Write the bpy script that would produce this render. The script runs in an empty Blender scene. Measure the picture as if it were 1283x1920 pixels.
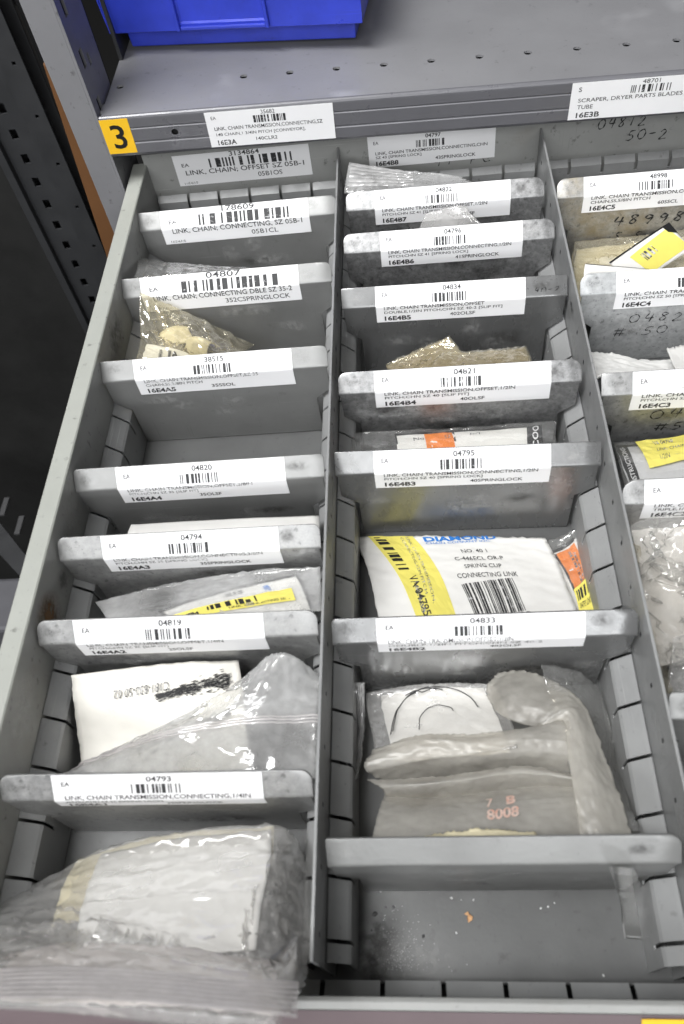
import bpy, bmesh, math, random
import numpy as np
from mathutils import Vector

# ------------------------------------------------------------------ camera, light, exposure
scene = bpy.context.scene
COL = scene.collection
MM = 0.001

cam_data = bpy.data.cameras.new('camera')
cam = bpy.data.objects.new('camera', cam_data)
COL.objects.link(cam)
cam.location = (0.03834488, -0.43211811, 0.26273692)
cam.rotation_mode = 'XYZ'
cam.rotation_euler = (math.radians(34.00964644), math.radians(6.30125267), math.radians(0.92064728))
cam_data.sensor_fit = 'VERTICAL'
cam_data.sensor_width = 16.04
cam_data.sensor_height = 24.0
cam_data.lens = 24.0*1500.0873/1920.0
cam_data.clip_start = 0.01
cam_data.clip_end = 60.0
cam_data.dof.use_dof = True
cam_data.dof.focus_distance = 0.415
cam_data.dof.aperture_fstop = 10
scene.camera = cam

world = bpy.data.worlds.new('World')
scene.world = world
world.use_nodes = True
bg = world.node_tree.nodes['Background']
wn, wl = world.node_tree.nodes, world.node_tree.links
wtc = wn.new('ShaderNodeTexCoord'); wsep = wn.new('ShaderNodeSeparateXYZ'); wr = wn.new('ShaderNodeValToRGB')
wl.new(wtc.outputs['Generated'], wsep.inputs[0]); wl.new(wsep.outputs['Z'], wr.inputs['Fac'])
we = wr.color_ramp.elements                      # dim room, bright ceiling
we[0].position = 0.12; we[0].color = (0.03, 0.03, 0.032, 1)
we[1].position = 0.72; we[1].color = (1.0, 0.99, 0.97, 1)
wl.new(wr.outputs['Color'], bg.inputs['Color'])
bg.inputs['Strength'].default_value = 0.11

def area(name, loc, target, sx, sy, power, col=(1, 1, 1)):
    d = bpy.data.lights.new(name, 'AREA')
    d.shape = 'RECTANGLE'; d.size = sx; d.size_y = sy; d.energy = power; d.color = col
    o = bpy.data.objects.new(name, d); COL.objects.link(o)
    o.location = loc
    o.rotation_euler = (Vector(target)-Vector(loc)).to_track_quat('-Z', 'Y').to_euler()
    return o
key = area('ceiling_tube_lamp', (-0.50, -0.50, 1.45), (0.0, 0.06, 0), 1.1, 0.25, 5.2, (1.0, 1.0, 1.0))
area('far_fill_light', (0.5, -3.6, 1.30), (0.0, -0.2, 0), 2.2, 0.4, 29, (0.97, 0.985, 1.0))  # added unseen low fill that brightens the back wall stickers
key.data.spread = math.radians(75)
area('aisle_tube_lamp', (-0.45, -1.85, 1.27), (0.0, -0.2, 0), 1.8, 0.5, 14.5, (0.98, 0.99, 1.0))

scene.view_settings.view_transform = 'Standard'
scene.view_settings.look = 'None'
scene.view_settings.exposure = 0.52
scene.view_settings.gamma = 1.0
scene.view_settings.use_curve_mapping = False
scene.cycles.transparent_max_bounces = 24
scene.cycles.max_bounces = 8

# ------------------------------------------------------------------ materials
def new_mat(name):
    m = bpy.data.materials.new(name); m.use_nodes = True
    return m, m.node_tree.nodes, m.node_tree.links

def ramp(nodes, stops):
    r = nodes.new('ShaderNodeValToRGB')
    e = r.color_ramp.elements
    while len(e) < len(stops): e.new(0.5)
    for i, (p, c) in enumerate(stops):
        e[i].position = p
        e[i].color = (c, c, c, 1) if isinstance(c, (int, float)) else (*c, 1)
    return r

def noise_node(nodes, links, scale, detail=4, rough=0.55, vec=None):
    n = nodes.new('ShaderNodeTexNoise')
    n.inputs['Scale'].default_value = scale; n.inputs['Detail'].default_value = detail
    n.inputs['Roughness'].default_value = rough
    if vec is not None: links.new(vec, n.inputs['Vector'])
    return n

def paint(name, col, rough=0.42, metallic=0.0, var=0.12, scale=45, spots=0.0, spotcol=(0.03, 0.028, 0.025),
          bump=0.06, bscale=700, stain=None, stain_amt=0.0, stretch=None, spec=0.5, scratch=0.0):
    m, N, L = new_mat(name)
    b = N['Principled BSDF']
    tc = N.new('ShaderNodeTexCoord')
    vec = tc.outputs['Object']
    oi = N.new('ShaderNodeObjectInfo')
    add = N.new('ShaderNodeVectorMath'); add.operation = 'ADD'
    L.new(vec, add.inputs[0])
    cmb = N.new('ShaderNodeCombineXYZ')
    for k in range(3): L.new(oi.outputs['Random'], cmb.inputs[k])
    L.new(cmb.outputs[0], add.inputs[1])
    vec = add.outputs[0]
    if stretch:
        mp = N.new('ShaderNodeMapping'); mp.inputs['Scale'].default_value = stretch
        L.new(vec, mp.inputs['Vector']); vecs = mp.outputs[0]
    else:
        vecs = vec
    n1 = noise_node(N, L, scale, 5, 0.6, vecs)
    lo = tuple(c*(1-var) for c in col); hi = tuple(min(1, c*(1+var)) for c in col)
    r1 = ramp(N, [(0.3, lo), (0.7, hi)])
    L.new(n1.outputs['Fac'], r1.inputs['Fac'])
    cur = r1.outputs['Color']
    if spots > 0:
        n2 = noise_node(N, L, 210, 3, 0.6, vec)
        r2 = ramp(N, [(0.66-0.05*spots, 0.0), (0.74, min(1, spots))])
        L.new(n2.outputs['Fac'], r2.inputs['Fac'])
        mx = N.new('ShaderNodeMix'); mx.data_type = 'RGBA'
        L.new(r2.outputs['Color'], mx.inputs['Factor']); L.new(cur, mx.inputs['A'])
        mx.inputs['B'].default_value = (*spotcol, 1)
        cur = mx.outputs['Result']
    if stain:
        n3 = noise_node(N, L, 22, 6, 0.7, vec)
        r3 = ramp(N, [(0.56, 0.0), (0.72, stain_amt)])
        L.new(n3.outputs['Fac'], r3.inputs['Fac'])
        mx = N.new('ShaderNodeMix'); mx.data_type = 'RGBA'
        L.new(r3.outputs['Color'], mx.inputs['Factor']); L.new(cur, mx.inputs['A'])
        mx.inputs['B'].default_value = (*stain, 1)
        cur = mx.outputs['Result']
    if scratch > 0:
        for k, sc in enumerate(((25, 25, 1500), (1500, 400, 30))):
            mp2 = N.new('ShaderNodeMapping'); mp2.inputs['Scale'].default_value = sc; mp2.inputs['Rotation'].default_value = (.1, .2+.15*k, .12)
            L.new(vec, mp2.inputs['Vector'])
            n6 = noise_node(N, L, 1.0, 2, 0.5, mp2.outputs[0])
            r6 = ramp(N, [(0.67, 0.0), (0.74, scratch)])
            L.new(n6.outputs['Fac'], r6.inputs['Fac'])
            n7 = noise_node(N, L, 14, 3, 0.6, vec); r7 = ramp(N, [(0.45, 0.0), (0.62, 1.0)]); L.new(n7.outputs['Fac'], r7.inputs['Fac'])
            ml = N.new('ShaderNodeMath'); ml.operation = 'MULTIPLY'; L.new(r6.outputs['Color'], ml.inputs[0]); L.new(r7.outputs['Color'], ml.inputs[1])
            mx = N.new('ShaderNodeMix'); mx.data_type = 'RGBA'
            L.new(ml.outputs[0], mx.inputs['Factor']); L.new(cur, mx.inputs['A'])
            q = 1.7 if k == 0 else 0.45
            mx.inputs['B'].default_value = (min(1, col[0]*q), min(1, col[1]*q), min(1, col[2]*q), 1)
            cur = mx.outputs['Result']
    L.new(cur, b.inputs['Base Color'])
    b.inputs['Metallic'].default_value = metallic
    b.inputs['Specular IOR Level'].default_value = spec
    n4 = noise_node(N, L, scale*2.3, 4, 0.6, vecs)
    r4 = ramp(N, [(0.25, max(0.05, rough-0.10)), (0.75, min(1, rough+0.12))])
    L.new(n4.outputs['Fac'], r4.inputs['Fac']); L.new(r4.outputs['Color'], b.inputs['Roughness'])
    if bump > 0:
        n5 = noise_node(N, L, bscale, 3, 0.5, vec)
        bp = N.new('ShaderNodeBump'); bp.inputs['Strength'].default_value = bump; bp.inputs['Distance'].default_value = 0.0006
        L.new(n5.outputs['Fac'], bp.inputs['Height']); L.new(bp.outputs['Normal'], b.inputs['Normal'])
    return m

def galvanized(name, lo, hi, stain=None, stain_amt=0.0, metallic=0.55, rough=0.42):
    m, N, L = new_mat(name)
    b = N['Principled BSDF']
    tc = N.new('ShaderNodeTexCoord'); vec = tc.outputs['Object']
    n0 = noise_node(N, L, 380, 6, 0.7, vec)
    v = N.new('ShaderNodeTexVoronoi'); v.inputs['Scale'].default_value = 260; v.feature = 'F1'
    wv = N.new('ShaderNodeVectorMath'); wv.operation = 'MULTIPLY_ADD'
    L.new(n0.outputs['Color'], wv.inputs[0]); wv.inputs[1].default_value = (0.006, 0.006, 0.006); L.new(vec, wv.inputs[2])
    L.new(wv.outputs[0], v.inputs['Vector'])
    mixv = N.new('ShaderNodeMix'); mixv.data_type = 'RGBA'; mixv.inputs['Factor'].default_value = 0.16
    L.new(n0.outputs['Fac'], mixv.inputs['A']); L.new(v.outputs['Color'], mixv.inputs['B'])
    r = ramp(N, [(0.24, lo), (0.74, hi)])
    L.new(mixv.outputs['Result'], r.inputs['Fac'])
    cur = r.outputs['Color']
    n2 = noise_node(N, L, 420, 2, 0.6, vec)
    r2 = ramp(N, [(0.30, 0.55), (0.40, 0.0)])
    L.new(n2.outputs['Fac'], r2.inputs['Fac'])
    mx = N.new('ShaderNodeMix'); mx.data_type = 'RGBA'
    L.new(r2.outputs['Color'], mx.inputs['Factor']); L.new(cur, mx.inputs['A']); mx.inputs['B'].default_value = (0.10, 0.10, 0.10, 1)
    cur = mx.outputs['Result']
    if stain:
        n3 = noise_node(N, L, 26, 6, 0.7, vec)
        r3 = ramp(N, [(0.48, 0.0), (0.66, stain_amt)])
        L.new(n3.outputs['Fac'], r3.inputs['Fac'])
        mx = N.new('ShaderNodeMix'); mx.data_type = 'RGBA'
        L.new(r3.outputs['Color'], mx.inputs['Factor']); L.new(cur, mx.inputs['A']); mx.inputs['B'].default_value = (*stain, 1)
        cur = mx.outputs['Result']
    L.new(cur, b.inputs['Base Color'])
    b.inputs['Metallic'].default_value = metallic
    r4 = ramp(N, [(0.2, rough-0.12), (0.8, rough+0.16)])
    L.new(mixv.outputs['Result'], r4.inputs['Fac']); L.new(r4.outputs['Color'], b.inputs['Roughness'])
    bp = N.new('ShaderNodeBump'); bp.inputs['Strength'].default_value = 0.12; bp.inputs['Distance'].default_value = 0.0005
    L.new(n0.outputs['Fac'], bp.inputs['Height']); L.new(bp.outputs['Normal'], b.inputs['Normal'])
    return m

def ink_mat(name, ink, paper, wear):
    m, N, L = new_mat(name)
    b = N['Principled BSDF']
    tc = N.new('ShaderNodeTexCoord')
    oi = N.new('ShaderNodeObjectInfo')
    cmb = N.new('ShaderNodeCombineXYZ')
    for k in range(3): L.new(oi.outputs['Random'], cmb.inputs[k])
    add = N.new('ShaderNodeVectorMath'); L.new(tc.outputs['Object'], add.inputs[0]); L.new(cmb.outputs[0], add.inputs[1])
    mp = N.new('ShaderNodeMapping'); mp.inputs['Scale'].default_value = (1.0, 0.8, 2.2)
    L.new(add.outputs[0], mp.inputs['Vector'])
    n = noise_node(N, L, 330, 4, 0.7, mp.outputs[0])
    r = ramp(N, [(0.66-wear*0.32, 0.0), (0.76-wear*0.22, 0.80)])
    L.new(n.outputs['Fac'], r.inputs['Fac'])
    mx = N.new('ShaderNodeMix'); mx.data_type = 'RGBA'
    L.new(r.outputs['Color'], mx.inputs['Factor'])
    mx.inputs['A'].default_value = (*ink, 1); mx.inputs['B'].default_value = (*paper, 1)
    L.new(mx.outputs['Result'], b.inputs['Base Color'])
    b.inputs['Roughness'].default_value = 0.6
    return m

def film_mat(name, tint=(0.95, 0.95, 0.94), milk=0.12, milkcol=(0.85, 0.85, 0.83), rough=0.10, bump=0.25, bscale=130, gloss=1.0, mvar=0.6):
    m, N, L = new_mat(name)
    for n in list(N):
        if n.type == 'BSDF_PRINCIPLED': N.remove(n)
    out = [n for n in N if n.type == 'OUTPUT_MATERIAL'][0]
    tc = N.new('ShaderNodeTexCoord')
    n1 = noise_node(N, L, bscale, 4, 0.6, tc.outputs['Object'])
    bp = N.new('ShaderNodeBump'); bp.inputs['Strength'].default_value = bump; bp.inputs['Distance'].default_value = 0.002
    L.new(n1.outputs['Fac'], bp.inputs['Height'])
    tr = N.new('ShaderNodeBsdfTransparent'); tr.inputs['Color'].default_value = (*tint, 1)
    gl = N.new('ShaderNodeBsdfGlossy'); gl.inputs['Roughness'].default_value = rough
    gl.inputs['Color'].default_value = (gloss, gloss, gloss, 1)
    L.new(bp.outputs['Normal'], gl.inputs['Normal'])
    df = N.new('ShaderNodeBsdfDiffuse'); df.inputs['Color'].default_value = (*milkcol, 1)
    tl = N.new('ShaderNodeBsdfTranslucent'); tl.inputs['Color'].default_value = (*milkcol, 1)
    mm = N.new('ShaderNodeMixShader'); mm.inputs[0].default_value = 0.4
    L.new(df.outputs[0], mm.inputs[1]); L.new(tl.outputs[0], mm.inputs[2])
    n2 = noise_node(N, L, 38, 5, 0.6, tc.outputs['Object'])
    r2 = ramp(N, [(0.3, max(0, milk*(1-mvar))), (0.7, min(1, milk*(1+mvar)))])
    L.new(n2.outputs['Fac'], r2.inputs['Fac'])
    m1 = N.new('ShaderNodeMixShader')
    L.new(r2.outputs['Color'], m1.inputs[0]); L.new(tr.outputs[0], m1.inputs[1]); L.new(mm.outputs[0], m1.inputs[2])
    ge = N.new('ShaderNodeNewGeometry'); dt = N.new('ShaderNodeVectorMath'); dt.operation = 'DOT_PRODUCT'
    L.new(ge.outputs['Incoming'], dt.inputs[0]); L.new(bp.outputs['Normal'], dt.inputs[1])
    def mth(op, a, b=None):
        q = N.new('ShaderNodeMath'); q.operation = op; q.use_clamp = op == 'SUBTRACT'
        for k, x in enumerate((a, b)):
            if x is None: continue
            if isinstance(x, (int, float)): q.inputs[k].default_value = x
            else: L.new(x, q.inputs[k])
        return q.outputs[0]
    fa = mth('ADD', mth('MULTIPLY', mth('POWER', mth('SUBTRACT', 1.0, mth('ABSOLUTE', dt.outputs['Value'])), 4.5), 0.8), 0.095)
    m2 = N.new('ShaderNodeMixShader')
    L.new(fa, m2.inputs[0]); L.new(m1.outputs[0], m2.inputs[1]); L.new(gl.outputs[0], m2.inputs[2])
    L.new(m2.outputs[0], out.inputs['Surface'])
    return m

def plain(name, col, rough=0.5, metallic=0.0):
    m, N, L = new_mat(name)
    b = N['Principled BSDF']
    tc = N.new('ShaderNodeTexCoord')
    n = noise_node(N, L, 60, 4, 0.6, tc.outputs['Object'])
    r = ramp(N, [(0.3, tuple(c*0.93 for c in col)), (0.7, tuple(min(1, c*1.05) for c in col))])
    L.new(n.outputs['Fac'], r.inputs['Fac']); L.new(r.outputs['Color'], b.inputs['Base Color'])
    b.inputs['Roughness'].default_value = rough; b.inputs['Metallic'].default_value = metallic
    return m

M = {}
M['drawer'] = paint('drawer_grey_paint', (0.29, 0.293, 0.283), 0.42, 0.0, 0.10, 30, 0.55, stain=(0.16, 0.13, 0.08), stain_amt=0.25, scratch=0.5)
M['rim'] = paint('drawer_rim_paint', (0.34, 0.35, 0.32), 0.45, 0.0, 0.06, 30, 0.5, scratch=0.5)
M['part'] = paint('partition_paint', (0.27, 0.274, 0.274), 0.36, 0.1, 0.10, 40, 0.4, scratch=0.5)
M['rail'] = paint('rail_paint', (0.29, 0.294, 0.294), 0.38, 0.1, 0.10, 40, 0.35, scratch=0.5)
M['div'] = paint('divider_grey_paint', (0.19, 0.192, 0.192), 0.27, 0.55, 0.10, 30, 0.12, stretch=(1, 1, 0.5), scratch=0.5)
M['divlight'] = paint('divider_light_paint', (0.255, 0.257, 0.253), 0.38, 0.45, 0.10, 30, 0.15, scratch=0.5)
M['galv'] = galvanized('galvanized_zinc', (0.22, 0.222, 0.222), (0.42, 0.42, 0.415), metallic=0.65)
M['galvdark'] = galvanized('galvanized_zinc_dark', (0.13, 0.132, 0.134), (0.42, 0.42, 0.42), metallic=0.7)
M['galvrust'] = galvanized('galvanized_zinc_rusty', (0.22, 0.215, 0.20), (0.46, 0.45, 0.43), (0.26, 0.20, 0.09), 0.75)
M['galvpale'] = galvanized('galvanized_zinc_pale', (0.27, 0.28, 0.285), (0.52, 0.53, 0.535), metallic=0.25)
M['floor'] = paint('drawer_floor_paint', (0.125, 0.127, 0.126), 0.42, 0.3, 0.14, 28, 0.35, scratch=0.5)
M['shelf'] = paint('shelf_grey_paint', (0.225, 0.225, 0.235), 0.40, 0.1, 0.07, 20, 0.25, scratch=0.5)
M['lip'] = paint('shelf_lip_paint', (0.13, 0.13, 0.142), 0.33, 0.1, 0.07, 30, 0.2)
M['post'] = paint('upright_paint', (0.19, 0.19, 0.20), 0.45, 0.0, 0.08, 25, 0.5)
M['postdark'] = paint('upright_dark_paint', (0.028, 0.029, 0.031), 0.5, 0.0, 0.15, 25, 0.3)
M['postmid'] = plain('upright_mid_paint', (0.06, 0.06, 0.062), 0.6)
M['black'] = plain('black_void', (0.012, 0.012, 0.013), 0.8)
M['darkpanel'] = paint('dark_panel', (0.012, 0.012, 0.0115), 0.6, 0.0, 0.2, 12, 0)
M['orange'] = plain('orange_paint', (0.13, 0.056, 0.018), 0.6)
M['blue'] = paint('blue_plastic', (0.03, 0.052, 0.48), 0.36, 0.0, 0.18, 40, 0.3, spotcol=(0.012, 0.02, 0.15), bump=0.03, scratch=0.4)
M['paper'] = paint('label_paper', (0.80, 0.80, 0.81), 0.5, 0.0, 0.02, 40, 0, bump=0.02)
M['papergrey'] = paint('label_paper_grey', (0.62, 0.62, 0.63), 0.5, 0.0, 0.03, 40, 0, bump=0.02)
M['ink'] = ink_mat('printed_ink', (0.025, 0.025, 0.027), (0.76, 0.76, 0.77), 0.20)
M['inkworn'] = ink_mat('worn_ink', (0.06, 0.06, 0.062), (0.78, 0.78, 0.79), 0.60)
M['marker'] = ink_mat('marker_ink', (0.015, 0.015, 0.016), (0.12, 0.12, 0.12), 0.25)
M['inkblack'] = plain('solid_black_ink', (0.012, 0.012, 0.013), 0.45)
M['yellow'] = plain('yellow_sticker', (0.82, 0.73, 0.16), 0.45)
M['tagyellow'] = plain('yellow_tag', (0.85, 0.50, 0.02), 0.45)
M['inkblue'] = plain('blue_ink', (0.03, 0.20, 0.60), 0.5)
M['inkred'] = ink_mat('faint_red_ink', (0.58, 0.33, 0.26), (0.60, 0.52, 0.46), 0.85)
M['cardorange'] = plain('orange_print', (0.86, 0.24, 0.02), 0.5)
M['card'] = paint('white_card', (0.80, 0.79, 0.76), 0.55, 0.0, 0.05, 35, 0, bump=0.05, bscale=200)
M['cardstained'] = paint('stained_card', (0.78, 0.76, 0.70), 0.55, 0.0, 0.06, 35, 0, stain=(0.50, 0.36, 0.14), stain_amt=0.5, bump=0.05, bscale=200)
M['envelope'] = paint('white_envelope', (0.88, 0.875, 0.85), 0.5, 0.0, 0.03, 30, 0, bump=0.1, bscale=150)
M['kraft'] = paint('oily_brown_paper', (0.27, 0.23, 0.16), 0.4, 0.0, 0.2, 40, 0.2, bump=0.2, bscale=200)
M['cream'] = paint('cream_paper', (0.76, 0.69, 0.47), 0.45, 0.0, 0.2, 60, 0, bump=0.2, bscale=200)
M['beige'] = paint('beige_paper', (0.74, 0.70, 0.66), 0.5, 0.0, 0.12, 50, 0, bump=0.1, bscale=200)
M['pinkpaper'] = paint('pinkish_paper', (0.80, 0.745, 0.72), 0.55, 0.0, 0.12, 40, 0, bump=0.1, bscale=150)
M['steel'] = paint('chain_steel', (0.32, 0.31, 0.30), 0.28, 0.9, 0.3, 80, 0)
M['crumb'] = plain('tan_paper', (0.62, 0.36, 0.18), 0.8)
M['lint'] = plain('white_lint', (0.75, 0.75, 0.75), 0.8)
M['mauve'] = plain('red_label_strip', (0.14, 0.108, 0.115), 0.4)
M['film'] = film_mat('clear_film', milk=0.10, milkcol=(0.92, 0.92, 0.91), bump=0.10, bscale=70)
M['filmthin'] = film_mat('thin_clear_film', (0.985, 0.985, 0.98), milk=0.01, bump=0.0, bscale=70)
M['filmzip'] = film_mat('zip_bag_film', milk=0.36, milkcol=(0.90, 0.90, 0.90), bump=0.12, bscale=70)
M['filmyellow'] = film_mat('yellowed_film', (0.95, 0.925, 0.83), 0.14, (0.88, 0.84, 0.72), 0.10, 0.25, 90)
M['frost'] = film_mat('frosted_film', (0.93, 0.91, 0.87), 0.40, (0.82, 0.80, 0.75), 0.40, 0.05, 70, 0.45, 0.35)
M['frostpale'] = film_mat('pale_frosted_film', (0.97, 0.965, 0.955), 0.24, (0.97, 0.965, 0.955), 0.10, 0.10, 60, 1.0, 0.35)
M['zipmilk'] = film_mat('zip_seal', (0.9, 0.9, 0.9), 0.5, (0.78, 0.77, 0.77), 0.2, 0.1)
M['ziprib'] = film_mat('zip_rib', (0.9, 0.88, 0.88), 0.8, (0.80, 0.77, 0.77), 0.2, 0.05)
M['floorslab'] = plain('workshop_floor', (0.05, 0.05, 0.05), 0.8)
M['palebox'] = plain('pale_grey_box', (0.10, 0.10, 0.11), 0.6)

# ------------------------------------------------------------------ helpers
class MB:
    """collects geometry in millimetres and links it as ONE mesh object"""
    def __init__(s): s.v = []; s.f = []; s.mi = []
    def add(s, verts, faces, mi=0):
        o = len(s.v); s.v += [tuple(p) for p in verts]
        s.f += [tuple(i+o for i in f) for f in faces]; s.mi += [mi]*len(faces)
    def box(s, x0, x1, y0, y1, z0, z1, mi=0):
        v = [(x, y, z) for z in (z0, z1) for y in (y0, y1) for x in (x0, x1)]
        s.add(v, [(0, 2, 3, 1), (4, 5, 7, 6), (0, 1, 5, 4), (2, 6, 7, 3), (0, 4, 6, 2), (1, 3, 7, 5)], mi)
    def grid(s, P, mi=0, flip=False):
        P = np.asarray(P); n, m = P.shape[:2]
        f = []
        for i in range(n-1):
            for j in range(m-1):
                a = i*m+j; q = (a, a+1, a+m+1, a+m)
                f.append(q[::-1] if flip else q)
        s.add(P.reshape(-1, 3).tolist(), f, mi)
    def prism(s, prof, axis, a0, a1, mi=0):
        n = len(prof)
        def pt(p, a):
            return {'x': (a, p[0], p[1]), 'y': (p[0], a, p[1]), 'z': (p[0], p[1], a)}[axis]
        v = [pt(p, a0) for p in prof]+[pt(p, a1) for p in prof]
        f = [tuple(range(n))[::-1], tuple(range(n, 2*n))]+[(i, (i+1) % n, (i+1) % n+n, i+n) for i in range(n)]
        s.add(v, f, mi)
    def build(s, name, mats, parent=None, bevel=0, solid=0, smooth=False, label=None, weld=False, offset=-1):
        me = bpy.data.meshes.new(name)
        me.from_pydata([(x*MM, y*MM, z*MM) for x, y, z in s.v], [], s.f)
        if not isinstance(mats, (list, tuple)): mats = [mats]
        for m in mats: me.materials.append(m)
        for p, i in zip(me.polygons, s.mi): p.material_index = i
        bm = bmesh.new(); bm.from_mesh(me)
        if weld: bmesh.ops.remove_doubles(bm, verts=bm.verts, dist=2e-6)
        bmesh.ops.recalc_face_normals(bm, faces=bm.faces) if solid == 0 else None
        bm.to_mesh(me); bm.free()
        if smooth:
            for p in me.polygons: p.use_smooth = True
        o = bpy.data.objects.new(name, me); COL.objects.link(o)
        if parent: o.parent = parent
        if solid:
            md = o.modifiers.new('sheet', 'SOLIDIFY'); md.thickness = solid*MM; md.offset = offset
        if bevel:
            md = o.modifiers.new('edge', 'BEVEL'); md.width = bevel*MM; md.segments = 2; md.limit_method = 'ANGLE'
            md.angle_limit = math.radians(40)
        if label: o['label'] = label
        return o

def tag(o, label=None, cat=None, group=None, kind=None):
    if label: o['label'] = label
    if cat: o['category'] = cat
    if group: o['group'] = group
    if kind: o['kind'] = kind
    return o

def empty(name, loc, label, cat, group=None, rz=0, ry=0):
    o = bpy.data.objects.new(name, None); COL.objects.link(o)
    o.empty_display_size = 0.01
    o.location = tuple(c*MM for c in loc); o.rotation_euler = (0, ry, rz)
    return tag(o, label, cat, group)

def cell_plate(mb, us, vs, holes, to3, mi=0):
    """rectangular sheet cut into cells, with the cells that fall in a hole left out"""
    cu = sorted(set([us[0], us[1]]+[h[0] for h in holes]+[h[1] for h in holes]))
    cv = sorted(set([vs[0], vs[1]]+[h[2] for h in holes]+[h[3] for h in holes]))
    cu = [c for c in cu if us[0] <= c <= us[1]]; cv = [c for c in cv if vs[0] <= c <= vs[1]]
    v = [to3(a, b) for b in cv for a in cu]; n = len(cu); f = []
    for j in range(len(cv)-1):
        for i in range(n-1):
            mu = (cu[i]+cu[i+1])/2; mv = (cv[j]+cv[j+1])/2
            if any(h[0] < mu < h[1] and h[2] < mv < h[3] for h in holes): continue
            f.append((j*n+i, j*n+i+1, (j+1)*n+i+1, (j+1)*n+i))
    mb.add(v, f, mi)

def round_hole_cell(mb, cu, cv, hu, hv, ru, rv, to3, n=24, mi=0):
    """square cell with an elliptical hole"""
    outer = []; inner = []
    for k in range(n):
        a = 2*math.pi*k/n; c, s_ = math.cos(a), math.sin(a)
        q = 1/max(abs(c), abs(s_))
        outer.append(to3(cu+hu*c*q, cv+hv*s_*q)); inner.append(to3(cu+ru*c, cv+rv*s_))
    mb.add(outer+inner, [(k, (k+1) % n, (k+1) % n+n, k+n) for k in range(n)], mi)

# --- text as flat outlines, cached
TXT = {}
def text_poly(s, bold=0.0):
    key = (s, bold)
    if key in TXT: return TXT[key]
    c = bpy.data.curves.new('lettering_curve', 'FONT'); c.body = s; c.size = 1.0; c.resolution_u = 3; c.offset = bold
    o = bpy.data.objects.new('lettering_curve', c); COL.objects.link(o)
    bpy.context.view_layer.update()
    dg = bpy.context.evaluated_depsgraph_get()
    me = bpy.data.meshes.new_from_object(o.evaluated_get(dg))
    v = np.array([tuple(x.co)[:2] for x in me.vertices]); f = [tuple(p.vertices) for p in me.polygons]
    bpy.data.objects.remove(o); bpy.data.curves.remove(c); bpy.data.meshes.remove(me)
    v -= v.min(0); ext = v.max(0)
    TXT[key] = (v/ext, f)
    return TXT[key]

def print_mesh(mb, verts2, faces, cuts, to3, mi=0):
    """flat printed outline (u,w) bent along a surface; cut where the surface bends"""
    bm = bmesh.new()
    bv = [bm.verts.new((a, b, 0)) for a, b in verts2]
    for f in faces:
        try: bm.faces.new([bv[i] for i in f])
        except ValueError: pass
    for c in cuts:
        bmesh.ops.bisect_plane(bm, geom=bm.verts[:]+bm.edges[:]+bm.faces[:], plane_co=(0, c, 0), plane_no=(0, 1, 0))
    bm.verts.index_update()
    mb.add([to3(v.co.x, v.co.y) for v in bm.verts], [tuple(v.index for v in f.verts) for f in bm.faces], mi)
    bm.free()

def bars(rng, u0, u1, n):
    out = []; w = [rng.choice((1, 1, 2, 3)) for _ in range(2*n)]; t = sum(w); x = u0
    for k, a in enumerate(w):
        d = (u1-u0)*a/t
        if k % 2 == 0: out.append((x, x+d))
        x += d
    return out

def make_label(parent, x0, W, H, path, cuts, items, seed, paper='paper', name='sticker', label=None, w0=0.0, skew=0.0):
    """sticker: paper plus lettering and barcode as sub-parts. path(w)->(y,z,ny,nz)"""
    rng = random.Random(seed)
    def to3(off):
        def f(u, w):
            y, z, ny, nz = path(w0+w); return (x0+u+skew*w, y+ny*off, z+nz*off)
        return f
    ws = sorted(set([0.0, H]+[c-w0 for c in cuts if 0 < c-w0 < H]+list(np.linspace(0, H, 6))))
    nx = 14
    t = to3(0.25); wob = [rng.uniform(-0.06, 0.06) for _ in range(nx+1)]
    g = []
    for w in ws:
        row = []
        for i in range(nx+1):
            q = t(W*i/nx, w); k = wob[i]*(w/H)
            row.append((q[0], q[1]-abs(k)*0.8, q[2]))
        g.append(row)
    m = MB(); m.grid(np.array(g))
    lab = m.build(name, M[paper], parent, solid=0.12, label=label, offset=0)
    t = to3(0.42)
    lt = MB(); lw = MB(); bc = MB()
    for it in items:
        if it[0] == 't':
            _, s, u0, u1, a, b = it[:6]
            bold = it[6] if len(it) > 6 else 0.0; worn = it[7] if len(it) > 7 else 0
            sh = it[8] if len(it) > 8 else 0.0
            v, f = text_poly(s, bold)
            vv = [(W*(u0+(u1-u0)*p[0])+sh*(p[1]-0.5)*H*(b-a), H*(b-(b-a)*p[1])) for p in v]
            print_mesh(lw if worn else lt, vv, f, [c-w0 for c in cuts], t)
        else:
            _, u0, u1, a, b, n = it
            for (p, q) in bars(rng, W*u0, W*u1, n):
                print_mesh(bc, [(p, H*a), (q, H*a), (q, H*b), (p, H*b)], [(0, 1, 2, 3)], [c-w0 for c in cuts], t)
    if lt.v: lt.build('lettering', M['ink'], lab)
    if lw.v: lw.build('lettering', M['inkworn'], lab)
    if bc.v: bc.build('barcode', M['ink'], lab)
    return lab

def flat_path(y, z0):
    return lambda w: (y, z0-w, -1.0, 0.0)

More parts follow.
